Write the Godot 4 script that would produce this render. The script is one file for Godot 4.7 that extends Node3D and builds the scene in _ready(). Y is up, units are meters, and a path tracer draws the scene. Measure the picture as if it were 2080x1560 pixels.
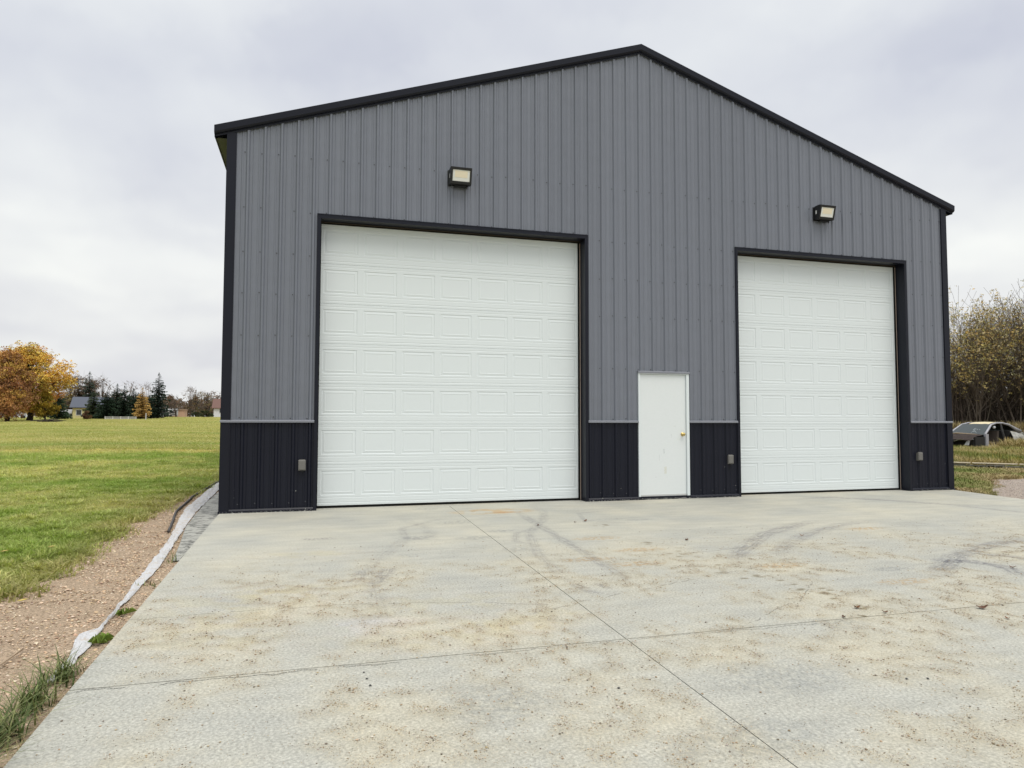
extends Node3D

# ---------------------------------------------------------------- measures
const W := 12.944            # width of the gable front (x from 0 to W, front face at z = 0)
const PITCH := 0.331         # roof rise per metre
const EAVE := 5.345          # underside of the rake trim at x = -0.148
const DEPTH := 18.0
const FALL := 0.0233         # the apron falls away from the building
const RIB0 := 0.276
const RIBS := 0.2286
const OPENINGS := [[1.25, 5.50, 4.315], [8.263, 11.964, 4.315], [6.391, 7.328, 2.09]]

var rng := RandomNumberGenerator.new()
var used := {}
var patchy := FastNoiseLite.new()
var rolling := FastNoiseLite.new()


# ---------------------------------------------------------------- naming
func put(o: Node3D, called: String, parent: Node) -> Node3D:
	var key := "%d/%s" % [parent.get_instance_id(), called]
	var n: int = used.get(key, 0)
	used[key] = n + 1
	o.name = called if n == 0 else "%s_%03d" % [called, n]
	parent.add_child(o, true)
	return o

func tag(o: Node3D, label: String, category: String, group := "") -> Node3D:
	o.set_meta("label", label)
	o.set_meta("category", category)
	if group != "":
		o.set_meta("group", group)
	return o

func thing(called: String, label: String, category: String, at := Vector3.ZERO, turn := 0.0, group := "") -> Node3D:
	var o := Node3D.new()
	put(o, called, self)
	o.position = at
	o.rotation.y = turn
	return tag(o, label, category, group)

func show_mesh(called: String, m: Mesh, parent: Node = self) -> MeshInstance3D:
	var o := MeshInstance3D.new()
	o.mesh = m
	put(o, called, parent)
	return o

func obj(called: String, st: SurfaceTool, m: Material, parent: Node = self) -> MeshInstance3D:
	st.generate_normals()
	st.set_material(m)
	return show_mesh(called, st.commit(), parent)

func kind(o: Node, k: String) -> Node:
	o.set_meta("kind", k)
	return o


# ---------------------------------------------------------------- materials
func lin(r: float, g: float, b: float) -> Color:
	return Color(r, g, b).linear_to_srgb()

func mat(r: float, g: float, b: float, rough := 0.6, spec := 0.5) -> StandardMaterial3D:
	var m := StandardMaterial3D.new()
	m.albedo_color = lin(r, g, b)
	m.roughness = rough
	m.metallic_specular = spec
	m.cull_mode = BaseMaterial3D.CULL_DISABLED
	return m

func tinted(rough := 0.9, spec := 0.2, back := Color.BLACK) -> StandardMaterial3D:
	var m := mat(1, 1, 1, rough, spec)
	m.vertex_color_use_as_albedo = true
	if back != Color.BLACK:
		m.backlight_enabled = true
		m.backlight = back
	return m

func noise(freq: float, octaves: int, seed_: int) -> FastNoiseLite:
	var n := FastNoiseLite.new()
	n.noise_type = FastNoiseLite.TYPE_SIMPLEX_SMOOTH
	n.frequency = freq
	n.fractal_octaves = octaves
	n.seed = seed_
	return n

func tile(size: int, freq: float, octaves: int, seed_: int, low := 0.0, high := 1.0) -> ImageTexture:
	var im := noise(freq, octaves, seed_).get_seamless_image(size, size)
	im.convert(Image.FORMAT_L8)
	var d := im.get_data()
	for i in d.size():
		d[i] = int(255.0 * lerpf(low, high, d[i] / 255.0))
	return ImageTexture.create_from_image(Image.create_from_data(size, size, false, Image.FORMAT_L8, d))

func bumps(m: StandardMaterial3D, tex: Texture2D, scale_: float, tiles_per_metre: float) -> StandardMaterial3D:
	m.heightmap_enabled = true
	m.heightmap_texture = tex
	m.heightmap_scale = scale_
	m.uv1_triplanar = true
	m.uv1_world_triplanar = true
	m.uv1_scale = Vector3.ONE * tiles_per_metre
	return m


# ---------------------------------------------------------------- shapes
func S(smooth := false) -> SurfaceTool:
	var st := SurfaceTool.new()
	st.begin(Mesh.PRIMITIVE_TRIANGLES)
	st.set_smooth_group(0 if smooth else -1)
	return st

func tri(st: SurfaceTool, a: Vector3, b: Vector3, c: Vector3) -> void:
	st.add_vertex(a); st.add_vertex(b); st.add_vertex(c)

func quad(st: SurfaceTool, a: Vector3, b: Vector3, c: Vector3, d: Vector3) -> void:
	tri(st, a, b, c)
	tri(st, a, c, d)

func box(st: SurfaceTool, l: Vector3, h: Vector3) -> void:
	quad(st, Vector3(l.x, h.y, h.z), Vector3(h.x, h.y, h.z), Vector3(h.x, l.y, h.z), Vector3(l.x, l.y, h.z))
	quad(st, Vector3(h.x, h.y, l.z), Vector3(l.x, h.y, l.z), Vector3(l.x, l.y, l.z), Vector3(h.x, l.y, l.z))
	quad(st, Vector3(h.x, h.y, h.z), Vector3(h.x, h.y, l.z), Vector3(h.x, l.y, l.z), Vector3(h.x, l.y, h.z))
	quad(st, Vector3(l.x, h.y, l.z), Vector3(l.x, h.y, h.z), Vector3(l.x, l.y, h.z), Vector3(l.x, l.y, l.z))
	quad(st, Vector3(l.x, h.y, l.z), Vector3(h.x, h.y, l.z), Vector3(h.x, h.y, h.z), Vector3(l.x, h.y, h.z))
	quad(st, Vector3(l.x, l.y, h.z), Vector3(h.x, l.y, h.z), Vector3(h.x, l.y, l.z), Vector3(l.x, l.y, l.z))

func boxes(called: String, l: Vector3, h: Vector3, m: Material, parent: Node = self) -> MeshInstance3D:
	var st := S()
	box(st, l, h)
	return obj(called, st, m, parent)

# a box whose front (+z) edges are bevelled
func soft_box(st: SurfaceTool, l: Vector3, h: Vector3, b: float) -> void:
	var p := func(x: float, y: float, z: float) -> Vector3: return Vector3(x, y, z)
	var back := [p.call(l.x, h.y, l.z), p.call(h.x, h.y, l.z), p.call(h.x, l.y, l.z), p.call(l.x, l.y, l.z)]
	var mid := [p.call(l.x, h.y, h.z - b), p.call(h.x, h.y, h.z - b), p.call(h.x, l.y, h.z - b), p.call(l.x, l.y, h.z - b)]
	var front := [p.call(l.x + b, h.y - b, h.z), p.call(h.x - b, h.y - b, h.z), p.call(h.x - b, l.y + b, h.z), p.call(l.x + b, l.y + b, h.z)]
	for i in 4:
		var j := (i + 1) % 4
		quad(st, back[i], back[j], mid[j], mid[i])
		quad(st, mid[i], mid[j], front[j], front[i])
	quad(st, front[0], front[1], front[2], front[3])
	quad(st, back[1], back[0], back[3], back[2])

# a polygon in the (z, y) plane pushed along x; points clockwise seen from +x (z to the left)
func push_x(st: SurfaceTool, poly: PackedVector2Array, x0: float, x1: float) -> void:
	var n := poly.size()
	for i in n:
		var a := poly[i]
		var b := poly[(i + 1) % n]
		quad(st, Vector3(x0, a.y, a.x), Vector3(x1, a.y, a.x), Vector3(x1, b.y, b.x), Vector3(x0, b.y, b.x))
	var t := Geometry2D.triangulate_polygon(poly)
	for i in range(0, t.size(), 3):
		for x in [x0, x1]:
			tri(st, Vector3(x, poly[t[i]].y, poly[t[i]].x), Vector3(x, poly[t[i + 1]].y, poly[t[i + 1]].x), Vector3(x, poly[t[i + 2]].y, poly[t[i + 2]].x))

func tube(st: SurfaceTool, pts: Array, rads: Array, n := 6, cap := true) -> void:
	var rings := []
	var u := Vector3.ZERO
	for k in pts.size():
		var w: Vector3 = (pts[mini(k + 1, pts.size() - 1)] - pts[maxi(k - 1, 0)]).normalized()
		if u == Vector3.ZERO:
			u = w.cross(Vector3(0.3, 0.1, 0.95)).normalized()
		u = (u - w * u.dot(w)).normalized()
		var v := w.cross(u)
		var ring := []
		for i in n:
			var t := TAU * i / n
			ring.append(pts[k] + (u * cos(t) + v * sin(t)) * rads[k])
		rings.append(ring)
	for k in pts.size() - 1:
		for i in n:
			var j := (i + 1) % n
			quad(st, rings[k + 1][i], rings[k + 1][j], rings[k][j], rings[k][i])
	if cap:
		for i in range(1, n - 1):
			tri(st, rings[-1][0], rings[-1][i + 1], rings[-1][i])
			tri(st, rings[0][0], rings[0][i], rings[0][i + 1])

func lathe(st: SurfaceTool, at: Vector3, axis: Vector3, prof: Array, n := 12) -> void:   # prof: [along, radius]
	var pts := []
	var rads := []
	for q in prof:
		pts.append(at + axis * q[0])
		rads.append(q[1])
	tube(st, pts, rads, n)

# a smooth sheet through a grid of points, rows of equal length
func sheet(st: SurfaceTool, rows: Array) -> void:
	for i in rows.size() - 1:
		for j in rows[i].size() - 1:
			quad(st, rows[i][j], rows[i][j + 1], rows[i + 1][j + 1], rows[i + 1][j])

func multi(called: String, m: Mesh, mt: Material, places: Array, colors: PackedColorArray, parent: Node = self) -> MultiMeshInstance3D:
	var mm := MultiMesh.new()
	mm.transform_format = MultiMesh.TRANSFORM_3D
	mm.use_colors = true
	mm.mesh = m
	mm.instance_count = places.size()
	for i in places.size():
		mm.set_instance_transform(i, places[i])
		mm.set_instance_color(i, colors[i])
	var o := MultiMeshInstance3D.new()
	o.multimesh = mm
	o.material_override = mt
	put(o, called, parent)
	return o

func plain_mesh(st: SurfaceTool, m: Material) -> ArrayMesh:
	st.generate_normals()
	st.set_material(m)
	return st.commit()

func spin(yaw: float, tilt: float, sc: Vector3) -> Basis:
	return Basis.from_euler(Vector3(tilt, yaw, 0)).scaled_local(sc)

func vary(c: Color, by: float) -> Color:
	var k := 1.0 + rng.randf_range(-by, by)
	return Color(c.r * k, c.g * k * (1.0 + rng.randf_range(-by, by) * 0.25), c.b * k)


# ---------------------------------------------------------------- terrain
func ground_y(x: float, z: float) -> float:
	var y := -FALL * clampf(z, 0.0, 14.0) - 0.06
	y += 0.013 * clampf(-z, 0.0, 170.0) * smoothstep(4.0, -6.0, x)
	var away := maxf(maxf(-1.2 - x, x - 18.0), 0.0)
	y += 0.05 * rolling.get_noise_2d(x, z) * smoothstep(0.0, 8.0, away)
	if x > -0.02 and x < W + 0.02 and z < 13.2:
		y -= 0.14
	return y

func lawn_color(x: float, z: float) -> Color:
	var a := patchy.get_noise_2d(x * 0.9, z * 2.2) * 0.5 + 0.5
	var b := patchy.get_noise_2d(x * 6.0 + 90.0, z * 6.0) * 0.5 + 0.5
	var edge := -18.4 + 0.9 * patchy.get_noise_2d(x * 1.3, 77.0)
	var c := Color(0.27, 0.345, 0.09).lerp(Color(0.5, 0.47, 0.205), smoothstep(0.3, 0.75, a * 0.5 + b * 0.5))
	if x > 8.0:
		return Color(0.2, 0.23, 0.07).lerp(Color(0.36, 0.29, 0.15), smoothstep(0.3, 0.7, b))
	var rough := Color(0.36, 0.36, 0.13).lerp(Color(0.50, 0.45, 0.21), smoothstep(0.3, 0.65, a * 0.5 + b * 0.5))
	rough = rough.lerp(Color(0.27, 0.34, 0.11), 0.7 * smoothstep(0.62, 0.8, patchy.get_noise_2d(x * 0.25, z * 1.2 + 40.0) * 0.5 + 0.5))
	c = c.lerp(Color(0.56, 0.46, 0.22), 0.8 * exp(-pow((z - edge - 0.2) / 0.9, 2.0)))
	c = c.lerp(rough, smoothstep(edge, edge - 1.2, z))
	# thin, dry growth along the bare strip
	var d := dirt_edge(z) - x
	return c.lerp(Color(0.31, 0.26, 0.12), 0.55 * exp(-maxf(d, 0.0) / 0.35) * smoothstep(-8.0, -2.0, z))

func dirt_edge(z: float) -> float:                        # x at which the bare strip left of the slab turns to grass
	var k := [[-40.0, -0.55], [-6.2, -0.78], [-3.2, -0.9], [-0.85, -1.06], [1.0, -1.08], [2.6, -1.02], [3.4, -1.16], [4.2, -1.5], [6.0, -2.3], [14.0, -3.5]]
	var e: float = k[0][1]
	for i in k.size() - 1:
		if z >= k[i][0]:
			e = lerpf(k[i][1], k[i + 1][1], clampf((z - k[i][0]) / (k[i + 1][0] - k[i][0]), 0.0, 1.0))
	return e + 0.15 * patchy.get_noise_2d(3.0, z * 9.0) + 0.07 * patchy.get_noise_2d(50.0, z * 30.0)


# ---------------------------------------------------------------- the ribbed steel
func rib_points() -> Array:
	var p := [[-1.0, 0.0]]
	for i in range(-1, 58):
		var c := RIB0 + RIBS * i
		p.append_array([[c - 0.028, 0.0], [c - 0.012, 0.025], [c + 0.012, 0.025], [c + 0.028, 0.0]])
		for k in [0.0762, 0.1524]:
			p.append_array([[c + k - 0.015, 0.0], [c + k - 0.006, 0.0065], [c + k + 0.006, 0.0065], [c + k + 0.015, 0.0]])
	return p

func rib_z(p: Array, x: float) -> float:
	for i in p.size() - 1:
		if x <= p[i + 1][0]:
			return lerpf(p[i][1], p[i + 1][1], clampf((x - p[i][0]) / (p[i + 1][0] - p[i][0]), 0.0, 1.0))
	return 0.0

func roof_line(x: float) -> float:                        # top of the siding
	return EAVE + PITCH * (minf(x, W - x) + 0.148) + 0.012

func strips(st: SurfaceTool, p: Array, x0: float, x1: float, low: float, top: Callable) -> void:
	var xs := [x0]
	for q in p:
		if q[0] > x0 + 0.001 and q[0] < x1 - 0.001:
			xs.append(q[0])
	if W / 2 > x0 and W / 2 < x1:
		xs.append(W / 2)
		xs.sort()
	xs.append(x1)
	for i in xs.size() - 1:
		var a: float = xs[i]
		var b: float = xs[i + 1]
		var za := rib_z(p, a)
		var zb := rib_z(p, b)
		quad(st, Vector3(a, top.call(a), za), Vector3(b, top.call(b), zb), Vector3(b, low, zb), Vector3(a, low, za))


# ---------------------------------------------------------------- trees
func twig(st: SurfaceTool, p: Vector3, d: Vector3, length: float, r: float, level: int, r_: RandomNumberGenerator, tips: Array, spread := 0.75, up := 0.25, sides := 4, kids := 5) -> void:
	var pts := [p]
	var rads := [r]
	var dir := d
	for k in 3:
		dir = (dir + Vector3(r_.randf_range(-1, 1), r_.randf_range(-0.6, 1), r_.randf_range(-1, 1)) * 0.16 + Vector3.UP * up * 0.2).normalized()
		pts.append(pts[-1] + dir * length / 3.0)
		rads.append(maxf(r * (1.0 - 0.24 * (k + 1)), 0.006))
	tube(st, pts, rads, sides, false)
	if level == 0:
		tips.append(pts[-1])
		return
	for k in kids:
		var t := r_.randf_range(0.9, 3.0)
		var i := mini(int(t), 2)
		var at: Vector3 = pts[i].lerp(pts[i + 1], t - i)
		var side := Vector3(r_.randf_range(-1, 1), r_.randf_range(-0.35, 0.6), r_.randf_range(-1, 1)).normalized()
		var nd := (dir * (1.0 - spread) + side * spread + Vector3.UP * up).normalized()
		twig(st, at, nd, length * r_.randf_range(0.45, 0.75), rads[i] * 0.55, level - 1, r_, tips, spread, up, 3, kids)
	tips.append(pts[-1])

func leaf_mesh(seed_: int, n := 5) -> ArrayMesh:          # a spray of leaf-sized faces about 1 m across
	var r_ := RandomNumberGenerator.new()
	r_.seed = seed_
	var st := S()
	for i in n:
		var c := Vector3(r_.randf_range(-0.4, 0.4), r_.randf_range(-0.35, 0.35), r_.randf_range(-0.4, 0.4))
		var b := Basis.from_euler(Vector3(r_.randf_range(-1.2, 1.2), r_.randf() * TAU, r_.randf_range(-0.8, 0.8)))
		var s := r_.randf_range(0.2, 0.34)
		quad(st, c + b * Vector3(0, 0, -s), c + b * Vector3(s * 0.6, 0.06, 0), c + b * Vector3(0, 0, s), c + b * Vector3(-s * 0.6, 0.06, 0))
	return plain_mesh(st, null)

# a broadleaf tree: limbs run to clumps that fill the crown
func broadleaf(called: String, label: String, at: Vector3, h: float, wide: float, low: float, cols: Array, clumps: int, per: int, size: float, seed_: int, bark: Material, leafm: Material, group := "", thick := 0.028, peak := 0.72) -> Node3D:
	var r_ := RandomNumberGenerator.new()
	r_.seed = seed_
	var t := thing(called, label, "tree", at, 0.0, group)
	var st := S(true)
	var fork := h * low
	tube(st, [Vector3(0, -0.3, 0), Vector3(0.02 * h, fork * 0.5, 0), Vector3(0, fork, 0.01 * h), Vector3(0, h * 0.55, 0)], [h * thick * 1.35, h * thick, h * thick * 0.85, h * thick * 0.3], 7)
	obj("trunk", st, bark, t)
	var lb := S(true)
	var places := []
	var tones := PackedColorArray()
	var lo := low * h
	for k in clumps:
		# clump centres lie through an egg-shaped crown, more of them near its outside
		var a := r_.randf() * TAU
		var f := r_.randf_range(0.0, 1.0)
		var prof := sin(PI * pow(lerpf(0.06, 0.97, f), peak))
		var rad := wide * 0.5 * prof * sqrt(r_.randf_range(0.15, 1.0))
		var c := Vector3(cos(a) * rad, lerpf(lo * 0.95, h * 0.95, f), sin(a) * rad)
		var from := Vector3(0, lerpf(fork * 0.8, h * 0.5, f * f), 0)
		var midp := from.lerp(c, 0.5) + Vector3(0, h * 0.04, 0)
		tube(lb, [from, midp, c], [h * thick * 0.32, h * thick * 0.18, h * 0.002], 4, false)
		var tone: Color = cols[r_.randi() % cols.size()]
		var cr := h * r_.randf_range(0.07, 0.12)
		for i in per:
			var o := Vector3(r_.randfn(), r_.randfn() * 0.7, r_.randfn()) * cr * 0.6
			var s := size * r_.randf_range(0.7, 1.3)
			places.append(Transform3D(spin(r_.randf() * TAU, r_.randf_range(-0.6, 0.6), Vector3.ONE * s), c + o))
			var kk := r_.randf_range(0.72, 1.25)
			tones.append(Color(tone.r * kk, tone.g * kk * r_.randf_range(0.93, 1.07), tone.b * kk))
		if per < 14:                                        # thin crowns show their twigs
			for i in 5:
				var e := c + Vector3(r_.randfn(), r_.randfn() * 0.5 + 0.5, r_.randfn()) * cr * 1.3
				tube(lb, [c, c.lerp(e, 0.5) + Vector3(0, cr * 0.1, 0), e], [h * 0.002, h * 0.0015, h * 0.0006], 3, false)
	obj("branches", lb, bark, t)
	if per > 0:
		multi("crown", leaf_mesh(seed_ + 5), leafm, places, tones, t)
	return t

func conifer(called: String, label: String, at: Vector3, h: float, wide: float, col: Color, seed_: int, bark: Material, needles: Material, group := "", low := 0.07) -> Node3D:
	var r_ := RandomNumberGenerator.new()
	r_.seed = seed_
	var t := thing(called, label, "tree", at, 0.0, group)
	var st := S(true)
	tube(st, [Vector3(0, -0.3, 0), Vector3(0, h * 0.5, 0), Vector3(0, h * 0.97, 0)], [h * 0.022, h * 0.014, h * 0.003], 6)
	obj("trunk", st, bark, t)
	var cs := S()
	var n := 30
	for k in n:
		var f := float(k) / n
		var y := h * lerpf(low, 0.985, pow(f, 0.92))
		var reach := wide * 0.5 * (pow(1.0 - f, 0.74) + 0.03) * (0.55 + 0.45 * smoothstep(0.0, 0.1, f))
		for i in 9 if f < 0.8 else 6:
			var a := r_.randf() * TAU
			var ln := reach * r_.randf_range(0.6, 1.18)
			var d := Vector3(cos(a), 0, sin(a))
			var side := Vector3(-d.z, 0, d.x)
			var dip := r_.randf_range(0.12, 0.42)
			var kk := r_.randf_range(0.6, 1.35)
			cs.set_color(Color(col.r * kk, col.g * kk, col.b * kk))
			var prev := Vector3(0, y, 0)
			for s in 4:
				var g := (s + 1) / 4.0
				var c := d * ln * g + Vector3(0, y - dip * ln * g + 0.16 * ln * g * g, 0)
				var w := ln * 0.26 * (1.12 - g) + 0.03
				var hang := Vector3(0, -ln * 0.12, 0) * r_.randf_range(0.5, 1.4)
				tri(cs, prev, c + side * w * r_.randf_range(0.7, 1.4) + hang, c)
				tri(cs, prev, c, c - side * w * r_.randf_range(0.7, 1.4) + hang)
				tri(cs, prev, c, prev.lerp(c, 0.6) + hang * 1.6)
				prev = c
	# the leader
	for i in 5:
		var a := i * TAU / 5
		tri(cs, Vector3(0, h * 1.01, 0), Vector3(cos(a), 0, sin(a)) * 0.03 * h + Vector3(0, h * 0.93, 0), Vector3(cos(a + 0.6), 0, sin(a + 0.6)) * 0.02 * h + Vector3(0, h * 0.94, 0))
	obj("crown", cs, needles, t)
	return t


# ---------------------------------------------------------------- houses
func house(called: String, label: String, at: Vector3, turn: float, size: Vector3, roof_h: float, wall: Material, roof: Material, windows: Array, glass: Material, trim: Material, category := "house") -> Node3D:
	var t := thing(called, label, category, at, turn)
	var w := size.x / 2
	var d := size.z / 2
	var st := S()
	box(st, Vector3(-w, -0.4, -d), Vector3(w, size.y, d))
	if roof_h > 0.3:
		for s in [-1.0, 1.0]:
			tri(st, Vector3(s * w, size.y, d), Vector3(s * w, size.y + roof_h * 0.97, 0), Vector3(s * w, size.y, -d))
	var wl := obj("wall", st, wall, t)
	var rf := S()
	if roof_h > 0.3:
		for s in [-1.0, 1.0]:
			var a := Vector3(-w - 0.4, size.y + roof_h, 0)
			var b := Vector3(w + 0.4, size.y + roof_h, 0)
			var e := Vector3(0, size.y - 0.16, s * (d + 0.4))
			var up := Vector3(0, 0.14, 0)
			quad(rf, a + up, b + up, Vector3(w + 0.4, e.y, e.z) + up, Vector3(-w - 0.4, e.y, e.z) + up)
			quad(rf, b, a, Vector3(-w - 0.4, e.y, e.z), Vector3(w + 0.4, e.y, e.z))
			quad(rf, Vector3(-w - 0.4, e.y, e.z) + up, Vector3(w + 0.4, e.y, e.z) + up, Vector3(w + 0.4, e.y, e.z), Vector3(-w - 0.4, e.y, e.z))
			for x in [-w - 0.4, w + 0.4]:
				quad(rf, Vector3(x, a.y, 0) + up, Vector3(x, e.y, e.z) + up, Vector3(x, e.y, e.z), Vector3(x, a.y, 0))
	else:
		box(rf, Vector3(-w - 0.15, size.y + 0.003, -d - 0.15), Vector3(w + 0.15, size.y + 0.2, d + 0.15))
	obj("roof", rf, roof, t)
	for q in windows:                                       # x, y, width, height on the front face
		var f := boxes("window", Vector3(q[0] - q[2] / 2 - 0.08, q[1] - 0.08, d - 0.02), Vector3(q[0] + q[2] / 2 + 0.08, q[1] + q[3] + 0.08, d + 0.06), trim, t)
		boxes("pane", Vector3(q[0] - q[2] / 2, q[1], d), Vector3(q[0] + q[2] / 2, q[1] + q[3], d + 0.075), glass, f)
	return t


# ================================================================ the scene
func _ready() -> void:
	rng.seed = 20241
	patchy.noise_type = FastNoiseLite.TYPE_SIMPLEX_SMOOTH
	patchy.frequency = 0.09
	patchy.fractal_octaves = 3
	patchy.seed = 11
	rolling.frequency = 0.05
	rolling.seed = 4

	# ---- camera
	var cam := Camera3D.new()
	cam.name = "camera"
	add_child(cam)
	cam.position = Vector3(1.2245, 1.2951, 10.4888)
	cam.rotation = Vector3(0.05252, -0.27879, 0.00161)
	cam.fov = 57.80
	cam.near = 0.05
	cam.far = 1500.0
	cam.current = true

	# ---- sky: a high, thin overcast
	var env := Environment.new()
	env.background_mode = Environment.BG_SKY
	env.tonemap_mode = Environment.TONE_MAPPER_LINEAR
	env.tonemap_exposure = 1.06
	env.sdfgi_enabled = true
	env.ssao_enabled = true
	env.ssil_enabled = true
	env.sky = Sky.new()
	env.sky.sky_material = overcast()
	env.ambient_light_source = Environment.AMBIENT_SOURCE_SKY
	var we := WorldEnvironment.new()
	we.name = "world_environment"
	we.environment = env
	add_child(we)

	# ---- the sun behind the cloud
	var sun := DirectionalLight3D.new()
	sun.name = "sun"
	sun.light_energy = 0.5
	sun.light_color = Color(1.0, 0.97, 0.92)
	sun.light_angular_distance = 35.0
	sun.shadow_enabled = true
	add_child(sun)
	sun.rotation = Vector3(deg_to_rad(-64.0), deg_to_rad(18.0), 0)

	build_ground()
	build_apron()
	build_workshop()
	build_lamps_and_outlets()
	build_left_strip()
	build_far_left()
	build_right()
	build_litter()


func overcast() -> PanoramaSkyMaterial:
	var w := 1024
	var h := 512
	var im := Image.create(w, h, false, Image.FORMAT_RGBF)
	var big := noise(1.0, 5, 3)
	big.domain_warp_enabled = true
	big.domain_warp_amplitude = 0.35
	big.domain_warp_frequency = 1.2
	var veil := noise(1.0, 4, 9)
	for j in h:
		var el := PI * (0.5 - (j + 0.5) / h)
		var s := sin(el)
		var c := cos(el)
		for i in w:
			var a := TAU * (i + 0.5) / w
			if el < -0.02:
				im.set_pixel(i, j, Color(0.3, 0.3, 0.27))
				continue
			# the cloud deck is a layer overhead: its pattern flattens towards the horizon
			var k := 1.0 / (maxf(s, 0.0) + 0.16)
			var x := cos(a) * c * k
			var z := sin(a) * c * k
			var n := big.get_noise_2d(x * 0.55 + 7.0, z * 0.55) + 0.35 * veil.get_noise_2d(x * 1.7, z * 1.7 + 30.0)
			var low := smoothstep(0.42, 0.0, s)
			var soft := n * lerpf(0.2, 0.17, low)
			var r := lerpf(0.722, 0.76, low) + soft
			var g := lerpf(0.75, 0.768, low) + soft
			var b := lerpf(0.79, 0.775, low) + soft * 0.7
			var lift := 1.0 + 1.25 * smoothstep(0.5, 1.0, s)
			im.set_pixel(i, j, Color(r * lift, g * lift, b * lift))
	var m := PanoramaSkyMaterial.new()
	m.panorama = ImageTexture.create_from_image(im)
	return m


# ---------------------------------------------------------------- ground and grass
func spaced(lo: float, a: float, b: float, step: float, hi: float) -> Array:
	var xs := []
	var x := a
	while x <= b + 0.001:
		xs.append(x)
		x += step
	var s := step
	while xs[-1] < hi:
		s *= 1.28
		xs.append(xs[-1] + s)
	s = step
	while xs[0] > lo:
		s *= 1.28
		xs.push_front(xs[0] - s)
	return xs

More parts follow.
